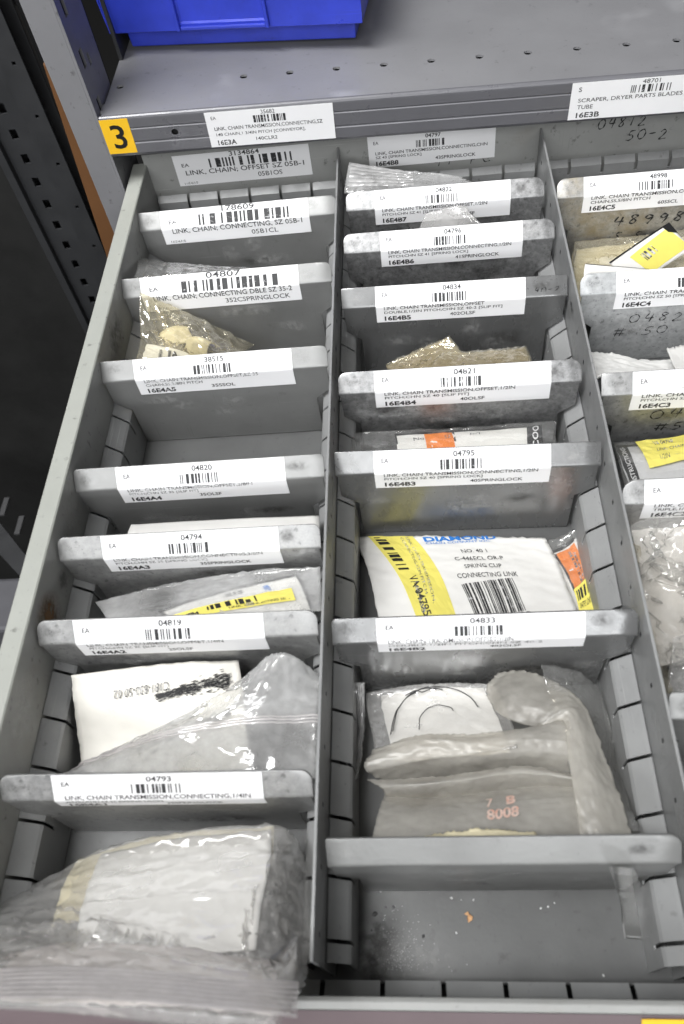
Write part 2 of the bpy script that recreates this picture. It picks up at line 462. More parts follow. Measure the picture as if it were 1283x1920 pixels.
# --- handwriting: strokes in a unit box
GL = {'0': [[(.5, 1), (.1, .8), (.05, .35), (.35, 0), (.8, .15), (.9, .65), (.6, 1), (.4, .95)]],
      '1': [[(.35, .8), (.55, 1), (.45, 0)]],
      '2': [[(.1, .75), (.4, 1), (.75, .8), (.5, .4), (.05, 0), (.9, .08)]],
      '4': [[(.35, 1), (.1, .42), (.9, .48)], [(.75, .95), (.62, 0)]],
      '5': [[(.85, 1), (.3, .96), (.22, .55), (.65, .58), (.8, .25), (.4, 0), (.05, .1)]],
      '8': [[(.8, .85), (.4, 1), (.2, .75), (.75, .35), (.55, 0), (.15, .15), (.4, .5), (.8, .85)]],
      '9': [[(.8, .8), (.4, 1), (.15, .7), (.45, .5), (.8, .8), (.7, .4), (.5, 0)]],
      'S': [[(.9, .92), (.5, 1), (.2, .75), (.7, .4), (.6, .05), (0, 0)]],
      '.': [[(.4, .05), (.5, 0)]], '-': [[(.1, .5), (.8, .55)]],
      '#': [[(.3, 1), (.2, 0)], [(.75, 1), (.6, 0)], [(0, .7), (1, .75)], [(0, .3), (.95, .35)]],
      'P': [[(.2, 0), (.25, 1), (.75, .85), (.6, .5), (.25, .45)]], 'C': [[(.9, .85), (.4, .95), (.1, .45), (.4, 0), (.95, .1)]],
      ' ': []}
def handwriting(parent, text, x0, z0, cw, h, y, width, seed, slant=0.15, mat='marker', name='handwriting'):
    rng = random.Random(seed); m = MB(); x = x0; k = 0
    for ch in text:
        dz = rng.uniform(-.12, .12)*h
        for st in GL.get(ch, []):
            p = np.array(st, float); t = np.linspace(0, len(p)-1, (len(p)-1)*5+1)
            p = np.stack([np.interp(t, range(len(p)), p[:, i]) for i in (0, 1)], 1)
            if len(p) > 7:
                q = p.copy(); q[1:-1] = (p[:-2]+2*p[1:-1]+p[2:])/4; q[1:-1] = (q[:-2]+2*q[1:-1]+q[2:])/4; p = q
            P = np.stack([x+cw*0.8*p[:, 0]+slant*h*p[:, 1], z0+dz+h*p[:, 1]], 1)
            d = np.gradient(P, axis=0); d /= np.linalg.norm(d, axis=1)[:, None]+1e-9
            n = np.stack([-d[:, 1], d[:, 0]], 1)
            w = width*(0.5+0.25*np.sin(np.arange(len(P))*0.9+rng.random()*6))[:, None]
            a, b = P+n*w, P-n*w
            k += 1; yy = y-0.01*k
            m.grid(np.array([[(q[0], yy, q[1]) for q in a], [(q[0], yy, q[1]) for q in b]]))
        x += cw
    return m.build(name, M[mat], parent)

# --- soft sheets (bags, packets): control rows -> smooth grid -> crumpled by a small cloth relaxation
def cr_weights(n, N):
    W = np.zeros((N, n)); t = np.linspace(0, n-1, N)
    for r, x in enumerate(t):
        i = min(int(x), n-2); f = x-i
        w = (-.5*f+f*f-.5*f**3, 1-2.5*f*f+1.5*f**3, .5*f+2*f*f-1.5*f**3, -.5*f*f+.5*f**3)
        for k, a in zip((i-1, i, i+1, i+2), w):
            if k < 0: W[r, 0] += 2*a; W[r, 1] -= a
            elif k > n-1: W[r, n-1] += 2*a; W[r, n-2] -= a
            else: W[r, k] += a
    return W
def surf(ctrl, N, K):
    C = np.array(ctrl, float)
    return np.einsum('ai,bj,ijk->abk', cr_weights(C.shape[0], N), cr_weights(C.shape[1], K), C)
def normals(P):
    du = np.gradient(P, axis=1); dv = np.gradient(P, axis=0)
    n = np.cross(dv, du); n /= np.linalg.norm(n, axis=2)[:, :, None]+1e-9
    view = np.array([38., -432., 263.])-P.reshape(-1, 3).mean(0)
    if (n.reshape(-1, 3).mean(0)@view) < 0: n = -n
    return n
def vnoise(x, y, seed):
    xi = np.floor(x).astype(int); yi = np.floor(y).astype(int); fx = x-xi; fy = y-yi
    def h(a, b):
        v = np.sin(a*127.1+b*311.7+seed*74.7)*43758.5453; return v-np.floor(v)
    fx = fx*fx*(3-2*fx); fy = fy*fy*(3-2*fy)
    return (h(xi, yi)*(1-fx)+h(xi+1, yi)*fx)*(1-fy)+(h(xi, yi+1)*(1-fx)+h(xi+1, yi+1)*fx)*fy
def ridge(P, scale, seed, ang=0.0, asp=1.0):
    d = np.linalg.norm(np.diff(P, axis=1), axis=2).mean(); e = np.linalg.norm(np.diff(P, axis=0), axis=2).mean()
    N, K = P.shape[:2]; Y, X = np.meshgrid(np.arange(N)*e, np.arange(K)*d, indexing='ij')
    c, s = math.cos(ang), math.sin(ang); a = (X*c+Y*s)/scale/asp; b = (-X*s+Y*c)/scale
    out = 0; amp = 1
    for o in range(3):
        n = vnoise(a+17.3*o, b+9.1*o, seed+o); out = out+amp*(1-2*np.abs(2*n-1)); amp *= .5; a = a*2.1; b = b*2.1
    return out/1.75
def relax(P, ex, iters, seed, pin=True):
    rng = np.random.RandomState(seed); P = P.copy(); N, K = P.shape[:2]
    pairs = []
    for (di, dj, st) in ((0, 1, 1.), (1, 0, 1.), (1, 1, .5), (1, -1, .5), (0, 3, .25), (3, 0, .25)):
        A = np.array([(i, j, i+di, j+dj) for i in range(N-di) for j in range(max(0, -dj), K-max(0, dj))])
        L = np.linalg.norm(P[A[:, 0], A[:, 1]]-P[A[:, 2], A[:, 3]], axis=1)*(1+ex)
        span = max(abs(di), abs(dj))
        key = (A[:, 1]//span if di == 0 else A[:, 0]//span) % 2
        pairs += [(A[key == q], L[key == q], st) for q in (0, 1)]
    n = normals(P); P += n*rng.normal(0, .25, (N, K, 1))
    fix = np.zeros((N, K), bool)
    if pin: fix[0] = fix[-1] = True; fix[:, 0] = fix[:, -1] = True
    w = (~fix).astype(float)
    for _ in range(iters):
        for A, L, st in pairs:
            a, b = P[A[:, 0], A[:, 1]], P[A[:, 2], A[:, 3]]
            d = b-a; l = np.linalg.norm(d, axis=1)+1e-9
            c = (d*((l-L)/l*.5*st)[:, None])
            if st < 1: c *= .8
            wa = w[A[:, 0], A[:, 1]][:, None]; wb = w[A[:, 2], A[:, 3]][:, None]
            np.add.at(P, (A[:, 0], A[:, 1]), c*wa*.9); np.add.at(P, (A[:, 2], A[:, 3]), -c*wb*.9)
    return P

def sheet(ctrl, N=44, K=44, amp=0.5, scale=14, seed=1, ex=0.02, iters=30, ang=0.3, asp=2.0, creases=(), calm=None):
    P = surf(ctrl, N, K)
    n = normals(P)
    base = P+n*(ridge(P, scale*3, seed+5, ang, asp)*amp*.5)[:, :, None]
    P = P+n*(ridge(P, scale, seed, ang, asp)*amp)[:, :, None]
    if ex > 0: P = relax(P, ex, iters, seed)
    if creases:                                   # pinched folds: (v at u=0, v at u=1, bend, height mm, width)
        U, V = np.meshgrid(np.linspace(0, 1, K), np.linspace(0, 1, N)); d = 0
        for v0, v1, bend, a, w in creases:
            vc = v0+(v1-v0)*U+bend*np.sin(math.pi*U)+.012*np.sin(9*U+v0*40)
            d = d+a*np.exp(-np.abs(V-vc)/w)*(.55+.45*np.sin(5*U+v0*17))
        P = P+normals(P)*d[:, :, None]
    if calm:                                      # the stiff seal of a zip bag stays straight
        t = np.clip((np.linspace(0, 1, N)-calm)/.05, 0, 1); t = (t*t*(3-2*t)*.9)[:, None, None]
        P = P*(1-t)+base*t
    return P

def bag_mesh(name, P, thick, mat, parent=None, lim=None, solid=False):
    """closed pouch: front sheet P, back sheet behind it, joined along the edges"""
    N, K = P.shape[:2]; n = normals(P)
    u = np.sin(np.pi*np.linspace(0, 1, K))[None, :]; v = np.sin(np.pi*np.linspace(0, 1, N))[:, None]
    t = thick*np.sqrt(np.clip(u*v, 0, 1))+0.12
    B = P-n*t[:, :, None]
    m = MB(); m.grid(P); m.grid(B, flip=True)
    idx = [(0, j) for j in range(K)]+[(i, K-1) for i in range(1, N)]+[(N-1, j) for j in range(K-2, -1, -1)]+[(i, 0) for i in range(N-2, 0, -1)]
    o = N*K; q = [i*K+j for i, j in idx]
    m.f += [(q[k], q[(k+1) % len(q)], q[(k+1) % len(q)]+o, q[k]+o) for k in range(len(q))]; m.mi += [0]*len(q)
    if lim:
        V = np.array(m.v); lo, hi = np.array(lim[0], float), np.array(lim[1], float)
        m.v = [tuple(x) for x in np.clip(V, lo, hi)]
    return m.build(name, mat, parent, smooth=True)

def bag(name, label, cat, ctrl, thick, mat, lim=None, group=None, **kw):
    P = sheet(ctrl, **kw)
    o = bag_mesh(name, P, thick, M[mat], None, lim)
    tag(o, label, cat, group)
    return o, P

def on(P, off=0.25, lim=None):
    n = normals(P); N, K = P.shape[:2]
    def f(u, v):
        x = min(max(u, 0), 1)*(K-1); y = min(max(v, 0), 1)*(N-1)
        j = min(int(x), K-2); i = min(int(y), N-2); a, b = x-j, y-i
        def bl(Q): return (Q[i, j]*(1-a)+Q[i, j+1]*a)*(1-b)+(Q[i+1, j]*(1-a)+Q[i+1, j+1]*a)*b
        return tuple(bl(P)+bl(n)*off)
    return f
def decal(P, corners, mat, parent, name, off=0.3, n=10, m=10):
    """printed four-sided patch; corners (u,v) TL,TR,BR,BL"""
    t = on(P, off); c = [np.array(q, float) for q in corners]; g = []
    for i in range(n+1):
        b = i/n
        g.append([t(*((c[0]*(1-a)+c[1]*a)*(1-b)+(c[3]*(1-a)+c[2]*a)*b)) for a in np.linspace(0, 1, m+1)])
    mb = MB(); mb.grid(np.array(g)); return mb.build(name, M[mat], parent)
def decal_print(P, items, corners, mat, parent, name, off=0.5, seed=1):
    """lettering and bars inside a four-sided field; items use field coordinates (0..1, down)"""
    t = on(P, off); c = [np.array(q, float) for q in corners]; rng = random.Random(seed); mb = MB()
    def to3(a, b):
        q = (c[0]*(1-a)+c[1]*a)*(1-b)+(c[3]*(1-a)+c[2]*a)*b; return t(*q)
    for it in items:
        if it[0] == 't':
            _, s, u0, u1, a, b = it[:6]; v, f = text_poly(s, it[6] if len(it) > 6 else 0.0)
            print_mesh(mb, [(u0+(u1-u0)*p[0], b-(b-a)*p[1]) for p in v], f, [], to3)
        elif it[0] == 'b':
            _, u0, u1, a, b, k = it
            for (p, q) in bars(rng, u0, u1, k):
                mb.grid(np.array([[to3(p, y) for y in np.linspace(a, b, 4)], [to3(q, y) for y in np.linspace(a, b, 4)]]))
        elif it[0] == 'v':    # bars stacked downwards
            _, u0, u1, a, b, k = it
            for (p, q) in bars(rng, a, b, k):
                mb.grid(np.array([[to3(x, p) for x in np.linspace(u0, u1, 3)], [to3(x, q) for x in np.linspace(u0, u1, 3)]]))
    return mb.build(name, M[mat], parent)
def pen_line(P, pts, width, mat, parent, name, off=0.45):
    t = on(P, off); p = np.array(pts, float); s = np.linspace(0, len(p)-1, (len(p)-1)*6+1)
    W = cr_weights(len(p), len(s)); q = W@p
    Q = np.array([t(*x) for x in q]); d = np.gradient(Q, axis=0); d /= np.linalg.norm(d, axis=1)[:, None]+1e-9
    nn = np.cross(d, np.array([0, -.45, .9])); nn /= np.linalg.norm(nn, axis=1)[:, None]
    mb = MB(); mb.grid(np.array([Q+nn*width, Q-nn*width])); return mb.build(name, M[mat], parent)
def zip_seal(P, v0, v1, rows, parent, u0=0.0, u1=1.0, axis='v', off=0.3, mat='zipmilk'):
    """ridged press seal of a zip bag: one mesh of raised parallel ribs"""
    t = on(P, off); t2 = on(P, off+0.7); mb = MB(); L = np.linspace(u0, u1, 40)
    for k in range(rows):
        a = v0+(v1-v0)*(k+.15)/rows; b = v0+(v1-v0)*(k+.75)/rows; c = (a+b)/2
        f = (lambda u, v: (u, v)) if axis == 'v' else (lambda u, v: (v, u))
        mb.grid(np.array([[t(*f(x, a)) for x in L], [t2(*f(x, c)) for x in L], [t(*f(x, b)) for x in L]]))
    return mb.build('zip_seal', M[mat], parent, smooth=True)

# ------------------------------------------------------------------ surroundings
m = MB(); m.box(-2500, 2500, -2500, 2500, -905, -900)
tag(m.build('floor', M['floorslab']), kind='structure')

FLOOR = -58.0
PITCH = 19.35
SLITS = [-248+PITCH*k for k in range(-8, 13)]

def rail_mesh(xw, s, y0, y1, ztop=-27.5, slits=SLITS):
    """folded ledge along a wall, slit at every divider position"""
    m = MB()
    A = [(xw+s*.3, ztop), (xw+s*1.4, ztop-.9), (xw+s*6.4, ztop-5.6), (xw+s*7.2, ztop-6.8), (xw+s*7.4, -43)]
    Bp = [(xw+s*7.4, -43), (xw+s*7.4, FLOOR+.3)]
    ed = [y0]+[v for c in sorted(slits) if y0+3 < c < y1-3 for v in (c-.65, c+.65)]+[y1]
    for k in range(0, len(ed), 2):
        a, b = ed[k], ed[k+1]
        m.grid(np.array([[(x, a, z) for x, z in A], [(x, b, z) for x, z in A]]))
    m.grid(np.array([[(x, y, z) for x, z in Bp] for y in [y0, y1]]))
    return m

# ---- the drawer
drawer = empty('drawer', (0, 0, -60), 'long open grey metal drawer holding sorted chain links between metal dividers', 'drawer')
ZD = 60.0
def dz(m):
    m.v = [(x, y, z+ZD) for x, y, z in m.v]; return m
XR = 232
m = MB(); m.box(-114, XR, -419, 0, FLOOR-1.2, FLOOR)
dz(m).build('drawer_floor', M['floor'], drawer)
m = MB()
m.box(-115.2, -114, -417, 1, FLOOR-1.2, -1.2)
dz(m).build('side_wall', M['drawer'], drawer)
m = MB(); m.prism([(-122.6, -14), (-122.6, -.6), (-122, 0), (-114.4, 0), (-113.9, -.5), (-113.9, -1.6), (-121.4, -1.6), (-121.4, -14)], 'y', -440, 1.5)
dz(m).build('side_rim', M['rim'], drawer)
m = MB(); m.box(XR, XR+1.2, -417, 1, FLOOR-1.2, 0); m.box(XR, XR+8, -440, 1, 0, 1.2)
dz(m).build('side_wall', M['drawer'], drawer)
m = MB(); m.box(-115.2, XR, 0, 1.2, FLOOR-1.2, 6); m.box(-115.2, XR, 1.2, 9, 4.8, 6)
back = dz(m).build('back_wall', M['drawer'], drawer)
def cross_rail(y, s, ztop, depth, slots, x0, x1, zlow):
    m = MB(); A = [(y+s*.3, ztop), (y+s*1.2, ztop-.8), (y+s*depth, ztop-3.0), (y+s*(depth+.4), zlow)]
    ed = [x0]+[v for c in slots if x0+2 < c < x1-2 for v in (c-.85, c+.85)]+[x1]
    for k in range(0, len(ed), 2):
        m.grid(np.array([[(ed[k], yy, z) for yy, z in A], [(ed[k+1], yy, z) for yy, z in A]]))
    m.grid(np.array([[(x0, y+s*(depth+.4), zlow), (x0, y+s*(depth+.4), FLOOR+.3)], [(x1, y+s*(depth+.4), zlow), (x1, y+s*(depth+.4), FLOOR+.3)]]))
    return m
m = cross_rail(0, -1, -21.0, 3.6, [-113.3+18.95*k for k in range(1, 18)], -113.5, XR-.5, -29)
dz(m).build('slotted_rail', M['rail'], drawer, solid=.7)
m = cross_rail(-418.6, 1, -41, 5.2, [-2.2+20.0*k for k in range(-5, 11)], -113.5, XR-.5, -52)
dz(m).build('slotted_rail', M['rail'], drawer, solid=.7)
dz(rail_mesh(-114, 1, -409, -5)).build('slotted_rail', M['rail'], drawer, solid=.7)
m = MB(); m.box(-115.2, XR, -420.9, -419.3, FLOOR-1.2, -9)
m.prism([(-419.3, -9), (-419.1, -7.8), (-420.5, -7.2), (-422.5, -8.4), (-422.5, -9.6), (-420.9, -9)], 'x', -123, XR+8)
dz(m).build('front_wall', M['drawer'], drawer, bevel=.3)
m = MB(); m.prism([(-422.7, -9.4), (-448, -34), (-448, -35.5), (-422.7, -11)], 'x', -123, XR+8)
fr = dz(m).build('label_strip', M['mauve'], drawer, label='reddish label strip along the drawer front')
t3 = lambda u, w, o=.3: (u, -423.7-w*.72+0*o, -9.9-w*.69+o+ZD)
m = MB(); m.grid(np.array([[t3(92.5, 0), t3(110, 0)], [t3(92.5, 18), t3(110, 18)]]))
m.build('number_tag', M['tagyellow'], drawer)
v, f = text_poly('4', 0.02); m = MB()
print_mesh(m, [(97+8*p[0], 15-11*p[1]) for p in v], f, [], lambda a, b: t3(a, b, .6)); m.build('number', M['inkblack'], drawer)

# stickers and pen marks on the drawer's back wall
BIG = lambda num, line, part, small, p0=.60, p1=.78: [('t', 'EA', .055, .11, .27, .38, .008), ('t', num, .42, .64, .0, .15, .012), ('b', .26, .88, .18, .47, 15),
    ('t', line, .07, .95, .50, .68, .008), ('t', part, p0, p1, .74, .89, .004), ('t', small, .04, .14, .88, .96, 0, 1)]
lb = make_label(drawer, -97.6, 80.8, 19.6, flat_path(-.1, 3.9+ZD), [], BIG('3134864', 'LINK, CHAIN; OFFSET SZ 05B-1', '05B1OS', '16E4A9'), 11, 'paper', label='white sticker numbered 3134864 on the back wall')
SM = lambda num, l1, u1, l2, u2, code, part, p0=.5, p1=.68, worn=0, eau='EA': [('t', eau, .045, .085, .17, .27, .008), ('t', num, .455, .575, .06, .185, .016), ('b', .38, .62, .24, .46, 12),
    ('t', l1, .055, u1, .50, .615, .012, worn), ('t', l2, .055, u2, .64, .745, .012, worn), ('t', code, .055, .235, .80, .95, .035), ('t', part, p0, p1, .79, .895, .014)]
lb = make_label(drawer, 17.2, 72.6, 19.6, flat_path(-.1, 4.4+ZD), [], SM('04797', 'LINK, CHAIN TRANSMISSION,CONNECTING,CHN', .94, 'SZ 43 [SPRING LOCK]', .42, '16E4B8', '43SPRINGLOCK', .53, .85), 12, 'paper', label='white sticker numbered 04797 on the back wall')
handwriting(drawer, '41 PC', 54, -17.5+ZD, 7, 6, -.2, .55, 3)
handwriting(drawer, '04812', 146, -4+ZD, 5.5, 6, -.2, .55, 4)
handwriting(drawer, '50-2', 163, -13+ZD, 6, 6, -.2, .55, 5)

# ---- partitions between the columns
def partition(x, label):
    p = empty('partition', (x, -206, FLOOR), label, 'partition', 'partitions between the drawer columns')
    def loc(m): m.v = [(a-x, b+206, c-FLOOR) for a, b, c in m.v]; return m
    m = MB()
    holes = [(c-.7, c+.7, -16.5, -13.5) for c in SLITS]
    cell_plate(m, (-411, -.3), (FLOOR+.1, 0), [], lambda a, b: (x, a, b))
    loc(m).build('plate', M['part'], p, solid=1.1, bevel=.25, offset=0)
    m = MB()
    for h in holes: m.box(x-.62, x+.62, h[0], h[1], -12.5, -10.5)
    loc(m).build('dark_slots', M['black'], p)
    for s in (-1, 1):
        loc(rail_mesh(x+s*.6, s, -409, -5)).build('slotted_rail', M['rail'], p, solid=.7, offset=0)
    return p
partition(0.0, 'tall grey metal partition between the left and middle columns of the drawer')
partition(115.0, 'tall grey metal partition between the middle and right columns of the drawer')

# ---- dividers
FL = 9.9; RB = 1.6; S1 = FL-RB*math.tan(math.pi/8); ARC = RB*math.pi/4; S2 = S1+ARC
_c = (-S1*.7071-RB*(.7071), -S1*.7071-RB*.7071)
def dpath(w):
    """divider face: 45 degree flange, small bend, upright panel; local y,z and outward normal"""
    q = math.sqrt(.5)
    if w <= S1: return (-w*q, -w*q, -q, q)
    cy, cz = -S1*q+RB*q, -S1*q-RB*q
    if w <= S2:
        a = (w-S1)/RB; th = math.radians(135)+a
        return (cy+RB*math.cos(th), cz+RB*math.sin(th), math.cos(th), math.sin(th))
    return (cy-RB, cz-(w-S2), -1.0, 0.0)
DCUTS = [S1, S1+ARC*.33, S1+ARC*.66, S2]
DY = dpath(40)[0]

def divider(name_label, xl, xr, yl, yr, mat, lab=None, rl=1.0, rr=1.0, z=-4.0, plabel=None, bow=0.0, drop=0.0, seed=0):
    """xl,xr flange ends (mm), yl,yr rear edge of the flange at both ends"""
    cx = (xl+xr)/2; W = xr-xl; yaw = math.atan2(yr-yl, xr-xl)
    o = empty('drawer_divider', (cx, (yl+yr)/2, z), name_label, 'divider', 'metal dividers in the drawer', rz=yaw)
    zb = FLOOR-z
    total = S2+(dpath(S2)[1]-zb)-.4
    znotch = -26.5-z; wn = S2+(dpath(S2)[1]-znotch)
    ws = []
    for k in range(7):
        ws.append(4.2*(1-math.cos(k*math.pi/12)))
    ws += [S1-.6, S1]+DCUTS[1:]+[S2+.6, wn-4, wn, wn+6, (wn+total)/2, total-3, total]
    ws = sorted(set(round(w, 3) for w in ws))
    def inset(w, r):
        if w < r: return r-math.sqrt(max(0, r*r-(r-w)**2))
        if w <= S2+.5: return 0.0
        if w <= wn: return 0.9
        return min(8.3, .9+(w-wn)/6*7.4)
    g = []; n = 16
    rng = random.Random(seed)
    for w in ws:
        y, zz, ny, nz = dpath(w)
        a = -W/2+inset(w, rl); b = W/2-inset(w, rr)
        row = []
        for i in range(n+1):
            t = i/n; x = a+(b-a)*t
            row.append((x, y-bow*math.sin(math.pi*t)*min(1, max(0, w-12)/20), zz))
        g.append(row)
    m = MB(); m.grid(np.array(g))
    pn = m.build('panel', M[mat], o, solid=1.0, bevel=.22, smooth=False, label=plabel, offset=1)
    for p in pn.data.polygons: p.use_smooth = True
    md = pn.modifiers['edge']; md.angle_limit = math.radians(55)
    # keep the face side of the sheet on the path
    return o, cx

DIV = []
LINKC = 'LINK, CHAIN TRANSMISSION'
def dv(lbl, xl, xr, yl, yr, mat, x0=None, W=74, items=None, seed=0, paper='paper', H=19.8, w0=.15, skew=0.0, slabel=None, **kw):
    o, cx = divider(lbl, xl, xr, yl, yr, mat, seed=seed, **kw)
    if items: make_label(o, x0-cx, W, H, dpath, DCUTS, items, seed, paper, w0=w0, skew=skew, label=slabel)
    return o, cx
# left column
dv('grey divider bearing the white sticker numbered 178609', -114.0, -1.4, -40.6, -39.5, 'divlight', -101.2, 84.6,
   BIG('178609', 'LINK, CHAIN; CONNECTING, SZ 05B-1', '05B1CL', '16E4A8'), 21, rl=.6, rr=3)
dv('grey divider bearing the white sticker numbered 04807', -114.0, -2.4, -96.7, -95.6, 'divlight', -103.7, 84.2,
   BIG('04807', 'LINK, CHAIN; CONNECTING DBLE SZ 35-2', '352CSPRINGLOCK', '16E4A6', .52, .93), 22, rl=.6, rr=4)
dv('grey divider bearing the white sticker numbered 38515', -114.0, -2.9, -156.8, -155.9, 'divlight', -97.5, 77.6,
   SM('38515', LINKC+',OFFSET,SZ 35', .78, 'CHAIN,SS,3/8IN PITCH', .42, '16E4A5', '35SSOL', .47, .62, 1), 23, rl=.6, rr=3)
dv('grey divider bearing the white sticker numbered 04820', -113.8, -2.6, -222.2, -221.1, 'divlight', -94.5, 75.0,
   SM('04820', LINKC+',OFFSET,3/8IN', .80, 'PITCH;CHN SZ 35 [SLIP FIT]', .47, '16E4A4', '35OLSF', .47, .60, 1), 24, rl=2, rr=2)
dv('speckled grey divider bearing the white sticker numbered 04794', -113.2, -3.1, -257.7, -256.7, 'galv', -94.3, 74.3,
   SM('04794', LINKC+',CONNECTING,3/8IN', .90, 'PITCH;CHN SZ 35 [SPRING LOCK]', .58, '16E4A3', '35SPRINGLOCK', .53, .82, 1), 25, rl=3, rr=3)
dv('speckled grey divider bearing the white sticker numbered 04819', -113.2, -2.9, -295.8, -295.4, 'galv', -98.2, 74.8,
   SM('04819', LINKC+',OFFSET,1/4IN', .78, 'PITCH;CHN SZ 25 [SLIP FIT]', .48, '16E4A2', '25OLSF', .47, .60, 1), 26, rl=4, rr=4)
dv('speckled grey divider bearing the white sticker numbered 04793', -112.6, -2.7, -355.0, -354.8, 'galv', -93.4, 73.9,
   SM('04793', LINKC+',CONNECTING,1/4IN', .94, 'PITCH;CHN SZ 25 [SPRING LOCK]', .52, '16E4A1', '25SPRINGLOCK', .53, .80, 0), 27, rl=4, rr=4, H=15.5)
# middle column
o, cx = dv('mottled zinc divider bearing the white sticker numbered 04822', 4.4, 112.2, -38.4, -39.7, 'galvdark', 20.2, 74.1,
   SM('04822', LINKC+',OFFSET,1/2IN', .83, 'PITCH;CHN SZ 41 [SLIP FIT]', .50, '16E4B7', '41OLSF', .60, .74), 31, rl=4, rr=5)
handwriting(o, '4S', 36-cx, -27, 7, 6, DY-.25, .8, 6)
dv('mottled zinc divider bearing the white sticker numbered 04796', 3.6, 113.1, -74.7, -75.4, 'galvdark', 23.0, 73.9,
   SM('04796', LINKC+',CONNECTING,1/2IN', .92, 'PITCH;CHN SZ 41 [SPRING LOCK]', .62, '16E4B6', '41SPRINGLOCK', .53, .84), 32, rl=4, rr=5)
o, cx = dv('smooth grey divider bearing the white sticker numbered 04834', 3.2, 113.6, -117.1, -119.2, 'div', 20.2, 73.4,
   SM('04834', LINKC+',OFFSET', .73, 'DOUBLE,1/2IN PITCH;CHN SZ 40-2 [SLIP FIT]', .85, '16E4B5', '402OLSF', .50, .67), 33, rl=.8, rr=.8)
mh = handwriting(o, '40-2', 97.5-cx, -5.6, 3.2, 3.2, -5.2, .28, 7)
dv('mottled zinc divider bearing the white sticker numbered 04821', 2.6, 112.0, -174.4, -175.4, 'galvdark', 19.3, 79.3,
   SM('04821', LINKC+',OFFSET,1/2IN', .80, 'PITCH;CHN SZ 40 [SLIP FIT]', .54, '16E4B4', '40OLSF', .49, .63), 34, rl=4, rr=5)
dv('smooth grey divider bearing the white sticker numbered 04795', 2.0, 113.0, -220.6, -222.6, 'div', 18.8, 73.8,
   SM('04795', LINKC+',CONNECTING,1/2IN', .93, 'PITCH;CHN SZ 40 [SPRING LOCK]', .62, '16E4B3', '40SPRINGLOCK', .55, .85), 35, rl=.8, rr=.8)
dv('smooth grey divider bearing the white sticker numbered 04833', 2.6, 113.4, -299.4, -299.5, 'div', 19.3, 75.6,
   SM('04833', LINKC+',OFFSET,1/2IN', .66, 'DOUBLE,1/2IN PITCH;CHN SZ 40-2', .80, '16E4B2', '402OLSF', .55, .70, 1), 36, rl=2, rr=3, H=17)
dv('grey divider without any sticker at the front of the middle column', 2.6, 112.2, -376.7, -376.1, 'divlight', seed=37, rl=.8, rr=4)
# right column
o, cx = dv('rust stained zinc divider bearing the white sticker numbered 48998', 118.4, 229, -43.1, -43.9, 'galvrust', 132.5, 75,
   SM('48998', LINKC+',CONNECTING', .96, 'CHAIN,SS,5/8IN PITCH', .47, '16E4C5', '60SSCL', .53, .67), 41, rl=5, rr=4)
handwriting(o, '48998', 150-cx, -27, 8, 6, DY-.25, .7, 8)
handwriting(o, 'S.S. #', 152-cx, -37, 5.5, 5.5, DY-.25, .6, 9)
o, cx = dv('pale zinc divider with pen marks under its 16E4C4 sticker', 119.4, 229, -119.9, -120.9, 'galvpale', 136.4, 75,
   SM('04796', LINKC+',CONNECTING', .96, 'PITCH;CHN SZ 50 [SPRING LOCK]', .62, '16E4C4', '50SPRINGLOCK', .53, .84), 42, rl=5, rr=4)
handwriting(o, '04824', 145-cx, -27, 7, 5.5, DY-.25, .36, 10)
handwriting(o, '# 50', 139-cx, -35.5, 7, 5.5, DY-.25, .34, 12)
o, cx = dv('pen marked zinc divider bearing the 16E4C3 sticker behind a yellow stickered bag', 118.9, 229, -185.1, -186.1, 'galv', 132.2, 75,
   SM('04822', LINKC+',OFFSET', .90, 'PITCH;CHN SZ 50 [SLIP FIT]', .54, '16E4C3', '50OLSF', .53, .67), 43, rl=1, rr=4)
handwriting(o, '04', 142-cx, -24, 8, 6, DY-.25, .5, 13)
handwriting(o, '#5', 146-cx, -32, 7, 5, DY-.25, .6, 14)
dv('zinc divider bearing the 16E4C2 sticker among the clear bags', 117.6, 229, -242.9, -243.9, 'galv', 126.2, 75,
   SM('04835', LINKC+',CONNECTING', .96, 'TRIPLE,1/2IN PITCH', .40, '16E4C2', '403CL', .53, .67), 44, rl=6, rr=4)
dv('grey divider in the right column under the drooping clear bags', 117.6, 229, -331.0, -331.5, 'divlight', seed=45, rl=2, rr=4)

